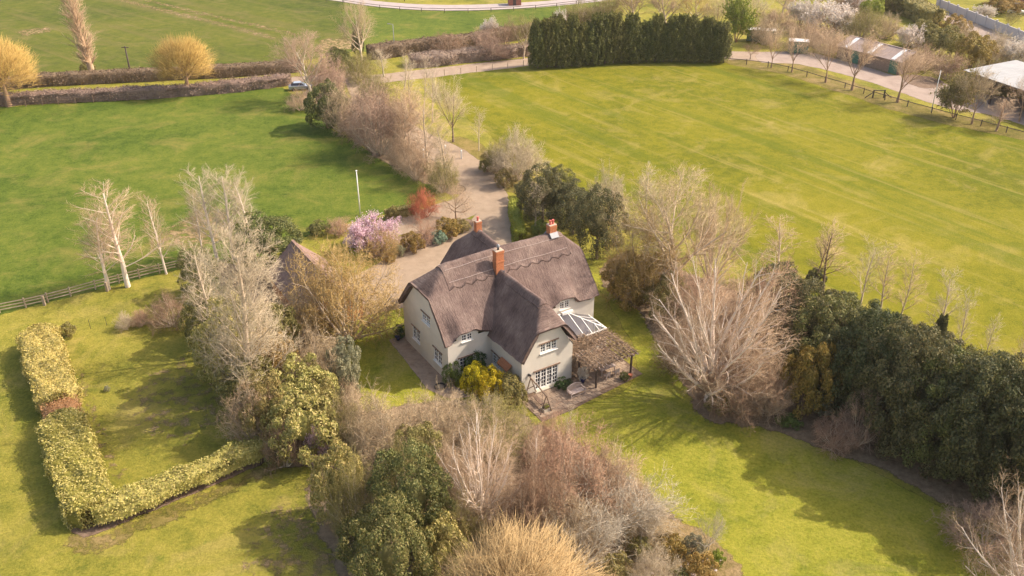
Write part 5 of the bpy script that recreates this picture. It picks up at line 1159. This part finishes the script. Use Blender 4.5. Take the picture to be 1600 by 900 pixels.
 ('sap0', 884, 735, 632, 26, 'birch_tree', 'thin young birch standing against the lawn', 'birch', None, 'straw_twig'),
 ('birch1', 838, 790, 676, 44, 'birch_tree', 'thin leaning birch left of the red-brown thicket', 'birch', None, 'pink_twig'),
 ('sap1', 823, 690, 634, 18, 'birch_tree', 'thin sapling below the swing frame', 'birch', None, 'straw_twig'),
 ('apple', 965, 850, 730, 190, 'apple_tree', 'grey lichened fruit tree sprawling over the rockery', 'tree', None, None),
 ('apple', 915, 900, 790, 150, 'apple_tree', 'grey lichened fruit tree above the yellow willow', 'tree', None, None),
 ('willow', 812, 1010, 858, 225, 'willow_tree', 'golden willow dome cut by the bottom edge', 'willow', None, 'gold_willow'),
 ('bush1', 720, 860, 770, 90, 'bare_shrub', 'olive twiggy shrub right of the yellow-green laurel', 'shrub', None, 'olive_twig'),
 # rockery
 ('shrub0', 1082, 862, 838, 38, 'rockery_shrub', 'grey-green cushion shrub in the rockery', 'shrub', None, 'greyblue'),
 ('shrub1', 1045, 872, 838, 50, 'rockery_shrub', 'brown-red cushion shrub in the rockery', 'shrub', None, 'rustgold'),
 ('shrub2', 1092, 908, 866, 54, 'rockery_shrub', 'yellow-green shrub at the rockery edge', 'shrub', None, 'olivegold'),
 ('apple', 1105, 868, 796, 50, 'bare_tree', 'small grey leafless tree at the rockery edge', 'tree', 'grey_twig', 'grey_twig'),
 ('shrub0', 1120, 880, 862, 26, 'rockery_shrub', 'lime green clump beside the small grey tree', 'shrub', None, 'lime'),
 ('shrub1', 1000, 870, 842, 40, 'rockery_shrub', 'olive cushion on the left of the rockery', 'shrub', None, 'olive'),
 ('shrub2', 960, 905, 868, 56, 'rockery_shrub', 'olive brown cushion below the sprawling fruit tree', 'shrub', None, 'olive'),
 ('shrub0', 1060, 915, 890, 34, 'rockery_shrub', 'dark green cushion at the bottom of the rockery', 'shrub', None, 'holly'),
 # round the cottage
 ('shrub0', 742, 616, 570, 46, 'forsythia', 'yellow forsythia in flower, left bush by the cottage', 'forsythia', None, 'yellow'),
 ('shrub1', 768, 624, 576, 48, 'forsythia', 'yellow forsythia in flower, right bush by the cottage', 'forsythia', None, 'yellow'),
 ('shrub2', 708, 600, 566, 34, 'leafy_shrub', 'fresh green shrub at the front left cottage corner', 'shrub', None, 'green'),
 ('shrub1', 742, 588, 549, 42, 'leafy_shrub', 'dark green shrub covering the cottage wall corner', 'shrub', None, 'green_dark'),
 ('shrub0', 796, 632, 590, 58, 'leafy_shrub', 'olive shrub left of the wing gable corner', 'shrub', None, 'olive'),
 ('shrub2', 880, 606, 592, 28, 'low_shrub', 'low dark green shrub right of the glazed doors', 'shrub', None, 'green_dark'),
 ('shrub1', 975, 594, 582, 16, 'low_shrub', 'small dark round shrub near the outer patio corner', 'shrub', None, 'holly'),
 ('shrub0', 628, 526, 508, 26, 'leafy_shrub', 'dark shrub behind the blue pot at the left gable', 'shrub', None, 'green_dark'),
 # row along the right fence
 ('open0', 1205, 106, 44, 44, 'bare_tree', 'first leafless tree from the left in the fence row', 'tree', None, None),
 ('open1', 1237, 113, 40, 54, 'bare_tree', 'second leafless tree from the left in the fence row', 'tree', None, None),
 ('open0', 1290, 129, 48, 62, 'bare_tree', 'third leafless tree from the left in the fence row', 'tree', None, None),
 ('open1', 1331, 141, 42, 84, 'bare_tree', 'wide leafless tree in front of the low shed, fourth in the fence row', 'tree', None, None),
 ('open0', 1402, 160, 62, 92, 'bare_tree', 'vase shaped leafless tree right of the fence brace, fifth in the row', 'tree', None, None),
 ('limetree', 1490, 184, 108, 54, 'budding_tree', 'tree in green bud before the white roofed barn', 'tree', None, 'olive'),
 ('open1', 1518, 194, 96, 66, 'bare_tree', 'leafless brown tree right of the budding tree', 'tree', None, 'tan_twig'),
 ('birch2', 1556, 205, 150, 44, 'bare_tree', 'small leafless tree near the right edge fence', 'tree', 'brown_twig', 'pink_twig'),
 ('open0', 1592, 190, 110, 60, 'bare_tree', 'leafless tree in the dark of the barn at the right edge', 'tree', None, 'pink_twig'),
 ('open1', 1172, 93, 66, 32, 'bare_tree', 'small crooked leafless tree at the right end of the conifers', 'tree', 'dark_bark', 'brown_twig'),
 # top right scrub
 ('limetree', 1150, 66, -14, 48, 'budding_tree', 'bright lime green tree behind the end of the conifers', 'tree', None, 'lime'),
 ('open0', 1120, 60, -6, 60, 'bare_tree', 'brown leafless tree left of the bright lime tree', 'tree', None, 'tan_twig'),
 ('broad1', 1085, 48, -22, 60, 'bare_tree', 'ochre leafless tree behind the right half of the conifers', 'tree', None, 'gold_twig'),
 ('broad2', 1040, 46, -26, 64, 'bare_tree', 'dark leafless tree behind the middle of the conifers', 'tree', None, 'purple_twig'),
 ('broad0', 990, 44, -20, 64, 'bare_tree', 'brown leafless tree behind the left middle of the conifers', 'tree', None, 'brown_twig'),
 ('bush0', 945, 36, -8, 60, 'bare_tree', 'olive twiggy tree behind the left of the conifers', 'tree', None, 'olive_twig'),
 ('open1', 1180, 40, -10, 50, 'bare_tree', 'pale brown leafless tree right of the bright lime tree', 'tree', None, 'straw_twig'),
 ('bush1', 1215, 50, 8, 60, 'bare_shrub', 'pinkish scrub behind the second fence tree', 'shrub', None, 'pink_twig'),
 ('blossom', 1296, 52, 2, 72, 'blossom_tree', 'large white blossom bush above the low shed', 'blossom tree', None, 'white'),
 ('blossom', 1250, 40, 0, 50, 'blossom_tree', 'white blossom bush left of the large white one', 'blossom tree', None, 'white'),
 ('bush2', 1262, 72, 30, 64, 'bare_shrub', 'olive brown scrub left of the low shed', 'shrub', None, 'pink_twig'),
 ('bush0', 1345, 62, 12, 60, 'bare_tree', 'olive twiggy tree behind the low shed', 'tree', None, 'olive_twig'),
 ('blossom', 1418, 76, 40, 40, 'blossom_tree', 'white blossom bush right of the low shed', 'blossom tree', None, 'white'),
 ('laurel0', 1468, 88, 40, 56, 'leafy_shrub', 'green bush right of the white blossom by the shed', 'shrub', None, 'olive'),
 ('laurel1', 1516, 106, 52, 58, 'leafy_shrub', 'yellow-green bush behind the white roofed barn', 'shrub', None, 'olivegold'),
 ('bush1', 1552, 84, 44, 50, 'bare_shrub', 'pale scrub beside the lane at the right', 'shrub', None, 'straw_twig'),
 ('blossom', 1586, 106, 62, 48, 'blossom_tree', 'white blossom bush at the right edge', 'blossom tree', None, 'white'),
 ('bush2', 1440, 108, 70, 60, 'bare_shrub', 'brown scrub at the right end of the low shed', 'shrub', None, 'brown_twig'),
 ('open0', 1572, 52, 14, 40, 'bare_tree', 'dark trunked tree in front of the white wall', 'tree', 'dark_bark', 'olive_twig'),
 ('blossom', 1535, 30, 8, 34, 'blossom_tree', 'pale pink blossom tree beyond the white wall', 'blossom tree', None, 'white'),
 ('laurel0', 1400, 18, -22, 60, 'leafy_shrub', 'green bush at the top edge left of the lane', 'shrub', None, 'olive'),
 ('laurel1', 1566, 20, -6, 60, 'leafy_shrub', 'green bush beyond the white wall near the brick house', 'shrub', None, 'olivegold'),
 ('bush0', 1320, 20, -18, 50, 'bare_shrub', 'dark scrub at the top edge above the white blossom', 'shrub', None, 'purple_twig'),
 ('bush1', 1500, 72, 34, 44, 'bare_shrub', 'straw scrub between the green bush and the lane', 'shrub', None, 'tan_twig'),
 ('bush2', 1380, 60, 20, 50, 'bare_shrub', 'tan scrub behind the right end of the low shed', 'shrub', None, 'tan_twig'),
 ('laurel0', 1360, 30, -4, 40, 'leafy_shrub', 'bright green bush behind the olive tree of the shed', 'shrub', None, 'lime'),
 ('bush1', 575, 215, 150, 90, 'bare_shrub', 'brown twiggy bush between the rounded evergreen and the purplish dome', 'shrub', None, 'brown_twig'),
 ('broad1', 640, 226, 140, 60, 'bare_tree', 'reddish leafless tree overhanging the middle of the driveway', 'tree', 'pale_bark', 'red_twig'),
 ('bush2', 586, 158, 112, 58, 'bare_shrub', 'olive tan bush at the top of the driveway', 'shrub', None, 'olive_twig'),
 ('bush0', 514, 150, 92, 64, 'bare_shrub', 'purplish twiggy bush behind the rounded evergreen', 'shrub', None, 'purple_twig'),
 ('shrub1', 826, 312, 278, 44, 'low_shrub', 'olive shrub between the straw bush and the dark evergreens', 'shrub', None, 'olive'),
 ('laurel1', 350, 520, 440, 80, 'evergreen_shrub', 'dark green undergrowth behind the leaning pale tree', 'shrub', None, 'holly'),
 ('laurel0', 438, 560, 470, 70, 'evergreen_shrub', 'olive shrub below the outbuilding gable', 'shrub', None, 'olive'),
 ('bush1', 380, 610, 520, 80, 'bare_shrub', 'straw coloured twiggy growth low on the tall pale tree', 'shrub', None, 'straw_twig'),
 ('laurel1', 510, 680, 600, 70, 'evergreen_shrub', 'olive green shrub between the laurels and the tan thicket', 'shrub', None, 'olive'),
 ('bush0', 560, 690, 610, 90, 'bare_shrub', 'olive brown thicket below the shaded lawn', 'shrub', None, 'tan_twig'),
 ('shrub2', 440, 728, 690, 44, 'low_shrub', 'dark low growth at the end of the green hedge', 'shrub', None, 'holly'),
 ('bush2', 860, 722, 650, 80, 'bare_shrub', 'thin reddish bush at the lawn edge below the patio', 'shrub', None, 'red_twig'),
 ('bush1', 1010, 838, 768, 90, 'bare_shrub', 'straw twiggy bush at the top of the rockery', 'shrub', None, 'straw_twig'),
 ('bush0', 900, 860, 780, 120, 'bare_shrub', 'tan twiggy thicket behind the golden willow', 'shrub', None, 'tan_twig'),
 ('bush2', 1020, 920, 862, 84, 'bare_shrub', 'straw twiggy bush at the bottom of the rockery', 'shrub', None, 'straw_twig'),
 ('bush1', 705, 780, 700, 90, 'bare_shrub', 'pink brown thicket left of the pale stemmed tree', 'shrub', None, 'pink_twig'),
 ('bush0', 1195, 70, 30, 56, 'bare_shrub', 'tan scrub behind the first fence tree', 'shrub', None, 'tan_twig'),
 ('bush2', 1290, 84, 44, 56, 'bare_shrub', 'pinkish scrub at the left end of the low shed', 'shrub', None, 'pink_twig'),
 ('bush1', 1325, 48, 4, 56, 'bare_shrub', 'brown scrub between the white blossom and olive tree', 'shrub', None, 'brown_twig'),
 ('laurel1', 1440, 72, 30, 50, 'leafy_shrub', 'olive bush behind the white blossom by the shed', 'shrub', None, 'olive'),
 ('laurel0', 1490, 62, 24, 44, 'leafy_shrub', 'green bush between the lane and the olive scrub', 'shrub', None, 'olivegold'),
 ('bush0', 1480, 124, 84, 56, 'bare_shrub', 'dark brown scrub left of the barn roof', 'shrub', None, 'brown_twig'),
 ('bush2', 1545, 104, 66, 50, 'bare_shrub', 'tan scrub behind the barn roof corner', 'shrub', None, 'tan_twig'),
 ('blossom', 1336, 22, -12, 44, 'blossom_tree', 'white blossom bush at the top edge right of the large one', 'blossom tree', None, 'white'),
 ('broad1', 1222, 24, -24, 56, 'bare_tree', 'pinkish leafless tree at the top edge above the fence row', 'tree', None, 'pink_twig'),
 ('broad2', 1275, 18, -26, 50, 'bare_tree', 'dark leafless tree at the top edge behind the white blossom', 'tree', None, 'purple_twig'),
 ('bush1', 905, 40, 0, 60, 'bare_shrub', 'olive brown scrub behind the left conifers', 'shrub', None, 'olive_twig'),
 ('bush2', 700, 84, 52, 60, 'bare_shrub', 'brown bush standing up from the climbing hedge', 'shrub', None, 'brown_twig'),
 ('bush0', 770, 92, 56, 60, 'bare_shrub', 'purplish bush at the thicket by the farm track', 'shrub', None, 'purple_twig'),
 ('bush1', 1540, 860, 800, 150, 'bare_shrub', 'dark pinkish undergrowth below the near end of the dark screen', 'shrub', None, 'purple_twig'),
 ('laurel0', 690, 870, 790, 84, 'laurel_shrub', 'olive green laurel behind the bright one at the bottom centre', 'laurel', None, 'olive'),
 ('laurel1', 575, 880, 800, 90, 'laurel_shrub', 'dark laurel on the lawn side of the near evergreens', 'laurel', None, 'holly'),
 ('bush0', 640, 790, 690, 90, 'bare_shrub', 'thin olive growth through the top of the big dark evergreen', 'shrub', None, 'olive_twig'),
 ('sap1', 1268, 450, 348, 54, 'bare_tree', 'thin tree left of the ivy stemmed one behind the dark screen', 'tree', 'dark_bark', 'pink_twig'),
 ('laurel0', 372, 604, 470, 92, 'evergreen_shrub', 'tall yellow-green leafy growth inside the tall pale tree', 'shrub', None, 'laurel'),
 ('laurel1', 424, 690, 590, 84, 'evergreen_shrub', 'olive leafy shrub left of the bright laurel', 'shrub', None, 'olive'),
 ('laurel1', 330, 540, 452, 70, 'evergreen_shrub', 'olive leafy shrub at the far left corner of the belt', 'shrub', None, 'olive'),
]
M['gold_willow'] = twigmat('gold_willow_twig', (.33, .22, .10), (.50, .35, .17))
M['green_dark'] = leafmat('dark_green_leaf', (.03, .06, .015), (.055, .10, .022), (.10, .15, .04))
for (k, x, yb, yt, wd, nm, lab, cat, bk, tw) in T:
    plant(k, x, yb, yt, wd, nm, lab, cat, (bk, tw))
# shrubs that stand in pots
plant('shrub1', 0, 0, 0, 0, 'flowering_shrub', 'pale cream flowering shrub in the dark glazed pot', 'shrub', (None, 'white'), wpos=G(910.5, 597), hm=1.5, wm=1.1).location.z = .25
plant('shrub2', 0, 0, 0, 0, 'trough_plants', 'low green plants filling the square planter', 'plant', (None, 'lime'), wpos=G(853, 641), hm=.35, wm=.55).location.z = .3
# vine over the pergola: dead stems in a tangled layer, and hanging at the house side
rng = np.random.default_rng(77); a = Acc()
for (n_, box_, ln, r_) in ((2600, (10.5, 16.2, -8.4, -3.3, 2.4, 2.72), 1.1, .018), (500, (10.5, 13.5, -5.0, -3.2, 2.5, 3.1), .9, .018), (700, (10.44, 11.2, -5.6, -3.3, .5, 2.5), 1.0, .018)):
    p_, q_, rr_ = strip_twigs(rng, n_, *box_, ln, r_); a.t(*spikes(p_, q_, rr_))
C = np.stack([rng.uniform(10.5, 16.1, 1500), rng.uniform(-8.3, -3.3, 1500), rng.uniform(2.42, 2.7, 1500)], 1); a.q(*leaves(rng, C, rng.normal(size=C.shape)+[0, 0, .8], .16))
link('dead_vine', a.mesh('vine', M['vine']), pg)

# ------------------------------------------------------------------ fences
def rail_fence(name, label, px, rails, h, gap, mat, thick=.1, odd=None):
    pts = [G(*p) for p in px]; t = thing(name, label, 'fence', pts[0]); o0 = pts[0]
    path = catmull(pts, .4, False); acc = 0; posts = [path[0]]
    for i in range(1, len(path)):
        acc += (path[i]-path[i-1]).length
        if acc >= gap: posts.append(path[i]); acc = 0
    pm = MB().box(-thick/2, thick/2, -thick/2, thick/2, 0, h).build('post', mat, t); pm.location = (0, 0, 0)
    for i, p in enumerate(posts):
        if i:
            o = bpy.data.objects.new('post', pm.data); col.objects.link(o); o.parent = t; o.location = p-o0; o.rotation_euler = (rnd.gauss(0, .02), rnd.gauss(0, .02), rnd.uniform(0, .4)); o.scale = (1, 1, rnd.uniform(.94, 1.06))
        if i < len(posts)-1:
            d = posts[i+1]-p
            for z in rails:
                sgz = rnd.uniform(-.03, .03); MB().bar(p-o0+Vector((0, 0, z+sgz)), posts[i+1]-o0+Vector((0, 0, z+rnd.uniform(-.03, .03))), .05, .1).build('rail', mat, t)
    return t
rail_fence('post_and_rail_fence', 'three rail wooden fence between the left paddock and the garden', [(-40, 499), (0, 489), (70, 474), (170, 447), (290, 417), (330, 408)], (.35, .72, 1.05), 1.2, 2.2, M['fence_wood'], .13)
rail_fence('post_and_rail_fence', 'brown rail fence along the far side of the left paddock', [(-40, 172), (60, 165), (200, 157), (330, 147), (445, 134)], (.35, .7, 1.05), 1.2, 2.6, M['brown_wood'], .14)
rail_fence('wire_fence', 'line of thin dark posts along the right edge of the mown field', [(1130, 98), (1210, 107), (1300, 132), (1400, 162), (1500, 189), (1600, 215), (1660, 232)], (.95,), 1.15, 4.2, M['dark_wood'], .12)
rail_fence('wire_fence', 'line of thin pale posts along the farm track', [(640, 124), (720, 115), (825, 103)], (), 1.2, 3.2, M['fence_wood'], .1)
rail_fence('track_fence', 'line of posts between the conifers and the farm track', [(985, 91), (1060, 91), (1128, 93)], (), 1.1, 2.6, M['fence_wood'], .12)
rail_fence('road_railing', 'low dark railing along the near edge of the pale road', [(430, -8), (520, 4), (600, 15), (700, 20), (820, 16), (930, 4)], (.5, 1.0), 1.05, 5.5, M['dark_wood'], .12)
rail_fence('garden_wire_fence', 'thin wire fence at the top of the left lawn', [(112, 518), (150, 512), (188, 504)], (), 1.1, 1.4, M['blackmetal'], .04)
st = thing('fence_brace', 'dark wooden braced straining posts in the mown field fence', 'fence brace', G(1372, 153))
for s_ in (-1, 1):
    MB().box(s_*1.0-.1, s_*1.0+.1, -.1, .1, 0, 1.5).build('post', M['dark_wood'], st); MB().bar((s_*2.4, 0, .05), (s_*1.0, 0, 1.1), .12).build('diagonal', M['dark_wood'], st)
MB().bar((-1, 0, 1.4), (1, 0, 1.4), .13).build('crossbar', M['dark_wood'], st)
rs = MB().box(-.12, .12, -.12, .12, 0, 1.15); rs.lathe([(.12, 1.15), (.02, 1.25)], 4); rso = rs.build('gate_post', M['fence_wood']); rso.location = G(70, 477); tag(rso, 'pale square gate post standing taller in the left paddock fence', 'post')
rso2 = bpy.data.objects.new('gate_post', rso.data); col.objects.link(rso2); rso2.location = G(168, 455); tag(rso2, 'pale square gate post beside the leftmost birch', 'post')
# white posts by the driveway
for i, (x, y) in enumerate(((696, 240), (721, 248), (662, 246))):
    o = MB().box(-.11, .11, -.11, .11, 0, 1.25).lathe([(.16, 1.25), (.1, 1.38)], 8).build('gate_post', M['whitepaint']); o.location = G(x, y); tag(o, ('white post at the driveway bend, left of the pair', 'white post at the driveway bend, right of the pair', 'white post among the trees on the paddock side')[i], 'post')

# ------------------------------------------------------------------ poles
def pole(name, x, yb, yt, r, mat, label, cat, extra=None):
    t = thing(name, label, cat, G(x, yb)); h = tall(x, yb, yt); MB().lathe([(r*1.2, 0), (r, h*.5), (r*.75, h)], 10).build('shaft', mat, t, 0, True)
    if extra == 'ball': MB().lathe([(.02, h), (.12, h+.06), (.12, h+.14), (.02, h+.2)], 10).build('finial', mat, t)
    if extra == 'arm': MB().bar((-.7, 0, h-.25), (.7, 0, h-.25), .12).build('cross_arm', mat, t)
    if extra == 'lamp': MB().bar((0, 0, h), (-.7, -.2, h+.15), .08).build('arm', mat, t); MB().box(-1.1, -.6, -.3, -.1, h+.1, h+.22).build('lantern', M['lead'], t)
    return t
pole('flagpole', 563, 336, 268, .075, M['whitepaint'], 'bare white flagpole at the paddock edge', 'flagpole', 'ball')
pole('utility_pole', 206, 124, 72, .16, M['dark_wood'], 'dark wooden utility pole beyond the lane between the willows', 'pole', 'arm')
pole('street_lamp', 617, 88, 38, .08, M['lead'], 'thin grey lamp post beyond the driveway mouth', 'street lamp', 'lamp')
pole('tall_post', 1455, 174, 110, .07, M['whitepaint'], 'tall thin pale pole in the right fence before the barn', 'pole')
for i, (x, yb, yt) in enumerate(((536, 5, -14), (632, 2, -16), (904, 10, -14))):
    pole('street_lamp', x, yb, yt, .08, M['blackmetal'], ('dark post beside the far road, leftmost', 'dark post beside the far road, middle', 'dark post beside the far road, right')[i], 'post')

# ------------------------------------------------------------------ parked cars
def car(p, rz, mat, label):
    t = thing('parked_car', label, 'car', p, rz)
    def body(prof, w0, w1, nm, m_):
        v = []; n_ = len(prof)
        for sgn, in ((-1,), (1,)):
            for x, z, wd in prof: v.append((x, sgn*wd, z))
        f = [tuple(range(n_))[::-1], tuple(range(n_, 2*n_))]+[(i, (i+1) % n_, n_+(i+1) % n_, n_+i) for i in range(n_)]
        return MB().add(v, f).build(nm, m_, t, .06)
    body([(-2.1, .3, .82), (2.1, .3, .82), (2.15, .62, .85), (1.9, .82, .84), (.95, .95, .84), (-1.75, .98, .84), (-2.15, .85, .84)], 0, 0, 'body', mat)
    body([(-1.75, .96, .78), (.95, .94, .78), (.25, 1.42, .62), (-1.25, 1.45, .62)], 0, 0, 'cabin', M['glass'])
    MB().box(-1.2, .22, -.6, .6, 1.43, 1.47).build('car_roof', mat, t, .02)
    for x in (-1.3, 1.3):
        for y in (-.8, .8):
            wv = MB()
            for i in range(14):
                a0, a1 = 2*math.pi*i/14, 2*math.pi*(i+1)/14; wv.quad((x+.31*math.cos(a0), y-.1, .31+.31*math.sin(a0)), (x+.31*math.cos(a1), y-.1, .31+.31*math.sin(a1)), (x+.31*math.cos(a1), y+.1, .31+.31*math.sin(a1)), (x+.31*math.cos(a0), y+.1, .31+.31*math.sin(a0)))
            for s_ in (-.1, .1): wv.quad(*[(x+.31*math.cos(2*math.pi*i/14), y+s_, .31+.31*math.sin(2*math.pi*i/14)) for i in range(14)])
            wv.build('wheel', M['blackmetal'], t)
    for y in (-.6, .6): MB().box(2.1, 2.17, y-.16, y+.16, .6, .74).build('headlight', M['whitepaint'], t)
M['silver'] = plain('silver_paint', (.55, .56, .60), .25, .03, 1, .6)
M['carwhite'] = plain('white_car_paint', (.75, .75, .74), .3, .03)
car(G(470, 140), R(10), M['silver'], 'silver car parked under the purplish tree by the lane')
car(G(1588, 22), R(-25), M['carwhite'], 'white car parked by the brick house in the top right corner')

# ------------------------------------------------------------------ farm buildings at the top right
M['sheet_roof'] = rough('corrugated_roof', (.27, .20, .17), (.33, .25, .215), (.39, .30, .26), .6, .2)
M['rooflight'] = plain('rooflight', (.72, .70, .68), .5, .1)
M['greendoor'] = plain('green_door', (.055, .15, .10), .6, .25)
M['shedwall'] = plain('shed_wall', (.24, .165, .12), .85, .2)
M['whitewall'] = plain('white_wall', (.50, .46, .46), .7, .06, .4)
M['barnroof'] = plain('barn_roof_sheet', (.33, .32, .31), .6, .12, .5)
M['redbrick'] = plain('red_brick_wall', (.30, .11, .07), .9, .2, 2)
M['slate'] = plain('slate_roof', (.20, .15, .14), .8, .25, 2)
p0, p1 = G(1306, 91), G(1404, 118); dv = (p1-p0); Ls = dv.length; rz = math.atan2(dv.y, dv.x)
sh = thing('farm_shed', 'long low brown shed with three pale roof lights and green doors', 'shed', p0, rz)
dp = 7.5; he, hr_ = 2.7, 4.1
MB().box(0, Ls, 0, dp, 0, he-.05).build('wall', M['shedwall'], sh)
for sgn in (0, 1):
    y0, y1 = (-.3, dp/2) if not sgn else (dp+.3, dp/2); z0 = he-.1
    q = MB(); nn = int(Ls/.3)
    for i in range(nn+1):
        x = -.3+(Ls+.6)*i/nn; k = .035 if i % 2 else 0
        q.v += [(x, y0, z0+k), (x, y1, hr_+k)]
    q.f = [(2*i, 2*i+2, 2*i+3, 2*i+1) if not sgn else (2*i, 2*i+1, 2*i+3, 2*i+2) for i in range(nn)]
    q.build('roof_slope', M['sheet_roof'], sh)
for f in (.1, .47, .84): MB().add([(Ls*f, .0, he+.07), (Ls*f+.9, .0, he+.07), (Ls*f+.9, dp/2-.2, hr_+.02), (Ls*f, dp/2-.2, hr_+.02)], [(0,1,2,3)]).build('roof_light', M['rooflight'], sh)
for f in (.30, .90): MB().box(Ls*f-.9, Ls*f+.9, -.08, -.003, .05, 2.5).build('door', M['greendoor'], sh)
MB().bar((-.3, dp/2, hr_+.05), (Ls+.3, dp/2, hr_+.05), .3, .1).build('ridge_cap', M['sheet_roof'], sh)
def tank(x, y, w_, label):
    t = thing('green_container', label, 'container', G(x, y), R(-14))
    MB().box(-w_/2, w_/2, 0, 2.4, .12, 2.5).build('body', M['greendoor'], t)
    for i in range(9): MB().box(-w_/2+.1+i*(w_-.3)/8, -w_/2+.2+i*(w_-.3)/8, -.06, -.002, .2, 2.4).build('rib', M['greendoor'], t)
    MB().box(-w_/2-.02, w_/2+.02, -.03, 2.43, 2.502, 2.58).build('lid', M['rooflight'], t)
tank(1188, 66, 6.0, 'green container with a pale lid behind the end of the conifers'); tank(1246, 84, 4.0, 'green container behind the second fence tree')
cA, cB = G(1508, 109, 4.4), G(1600, 140, 4.4); dvb = cB-cA
bn = thing('open_barn', 'open sided barn with a long white sheet roof at the right edge', 'barn', (cA.x, cA.y, 0), math.atan2(dvb.y, dvb.x))
BL, BD = 38., 12.
rf = MB(); nn = 70
for i in range(nn+1):
    x = BL*i/nn; k = .05 if i % 2 else 0; rf.v += [(x, -.4, 4.4+k), (x, BD, 5.0+k)]
rf.f = [(2*i, 2*i+2, 2*i+3, 2*i+1) for i in range(nn)]
ro = rf.build('roof', M['barnroof'], bn); s_ = ro.modifiers.new('s', 'SOLIDIFY'); s_.thickness = .08
for x in (0.3, 6.9, 13.5, 20, 26.6, 33.6): MB().box(x-.12, x+.12, -.1, .14, 0, 4.3).build('post', M['dark_wood'], bn)
MB().box(0, BL, BD-.25, BD-.05, 0, 4.8).build('back_wall', M['shedwall'], bn)
for x in (.02, BL-.2): MB().box(x, x+.18, .2, BD-.26, 0, 4.3).build('end_wall', M['shedwall'], bn)
# white boundary wall in panels with piers
w0, w1 = G(1466, 12), G(1650, 86); dv = w1-w0; Lw = dv.length; bw = thing('boundary_wall', 'long white boundary wall beside the lane at the top right', 'wall', w0, math.atan2(dv.y, dv.x))
k = int(Lw/4)
for i in range(k): MB().box(i*4+.22, i*4+3.98, -.1, .1, 0, 2.1).build('panel', M['whitewall'], bw); MB().box(i*4-.2, i*4+.2, -.2, .2, 0, 2.4).build('pier', M['whitewall'], bw)
MB().box(-.6, .6, -.5, .5, 0, 3.2).lathe([(.9, 3.2), (.1, 3.7)], 4).build('gate_pier', M['whitewall'], bw)
def house(p, rz, W, D, he, hr_, label, wallm):
    t = thing('brick_house', label, 'house', p, rz); m_ = MB()
    hs = [(1.2, 2.6, 3.4, 4.6), (W-2.6, W-1.2, 3.4, 4.6), (1.2, 2.8, .9, 2.2), (W-2.8, W-1.2, .9, 2.2)]
    s_ = (hr_-he)/(D/2)
    wall(m_, (0, 0, 0), X, -Y, W, he, hs); wall(m_, (0, D, 0), X, Y, W, he)
    for x, nx in ((0, -X), (W, X)): wall(m_, (x, 0, 0), Y, nx, D, hr_, [], [(-s_, 1, he), (s_, 1, he+s_*D)])
    m_.build('wall', wallm, t); global cot; c_ = cot; cot = t
    for h in hs: window((0, 0, 0), X, -Y, h, 2, 1, 2, lintel=False)
    cot = c_
    MB().box(W/2-.5, W/2+.5, -.05, .05, 0, 2.1).build('door', M['whitepaint'], t)
    for sg in (0, 1):
        y0 = -.4 if not sg else D+.4; z0 = he-.4*s_
        MB().add([(-.3, y0, z0), (W+.3, y0, z0), (W+.3, D/2, hr_+.02), (-.3, D/2, hr_+.02), (-.3, y0, z0-.15), (W+.3, y0, z0-.15), (W+.3, D/2, hr_-.13), (-.3, D/2, hr_-.13)], [(0,1,2,3) if not sg else (3,2,1,0), (4,7,6,5), (0,4,5,1), (0,3,7,4), (1,5,6,2)]).build('roof_slope', M['slate'], t)
    MB().box(W*.75-.4, W*.75+.4, D/2-.3, D/2+.3, hr_-.5, hr_+1.1).build('chimney', M['redbrick'], t)
house(G(1572, 10), R(-22), 9, 7, 5.0, 7.8, 'red brick house in the top right corner', M['redbrick'])
house(G(1410, -22), R(-22), 9, 7, 5.0, 7.8, 'red brick house at the top edge behind the scrub', M['redbrick'])
bk = thing('brick_kiosk', 'small red brick building beside the far pale road', 'building', G(795, 9), R(6)); MB().box(0, 3.2, 0, 2.4, 0, 2.0).build('wall', M['redbrick'], bk); MB().box(-.2, 3.4, -.2, 2.6, 2.0, 2.2).build('flat_roof', M['slate'], bk); MB().box(1.1, 1.9, -.04, .0, 0, 1.8).build('door', M['dark_wood'], bk)
# stones in the rockery
for i in range(18):
    bmx = bmesh.new(); bmesh.ops.create_icosphere(bmx, subdivisions=1, radius=1)
    for v in bmx.verts: v.co *= rnd.uniform(.75, 1.15)
    me = bpy.data.meshes.new('stone'); bmx.to_mesh(me); bmx.free(); me.materials.append(M['grey_wood'])
    x, y = (rnd.uniform(990, 1125), 0); y = rnd.uniform(835, 900) if x < 1080 else rnd.uniform(860, 905); s_ = rnd.uniform(.12, .28)
    o = link('rockery_stone', me, None, None, G(x, y, .03), rnd.uniform(0, 6), (s_, s_*rnd.uniform(.7, 1.2), s_*.55)); tag(o, 'rough pale stone lying in the rockery soil', 'stone', 'stones of the rockery')

# ------------------------------------------------------------------ thin spring haze over the whole place
hz = MB().box(-1520, 1520, -320, 2520, -1, 52).build('haze', None or bpy.data.materials.new('haze_air')); hz['kind'] = 'stuff'
hm_ = hz.data.materials[0]; hm_.use_nodes = True; hn = hm_.node_tree.nodes; hn.remove(hn['Principled BSDF'])
pv = hn.new('ShaderNodeVolumePrincipled'); pv.inputs['Color'].default_value = (.95, .9, .86, 1); pv.inputs['Density'].default_value = .0001; pv.inputs['Anisotropy'].default_value = .2
hm_.node_tree.links.new(pv.outputs[0], hn['Material Output'].inputs['Volume'])
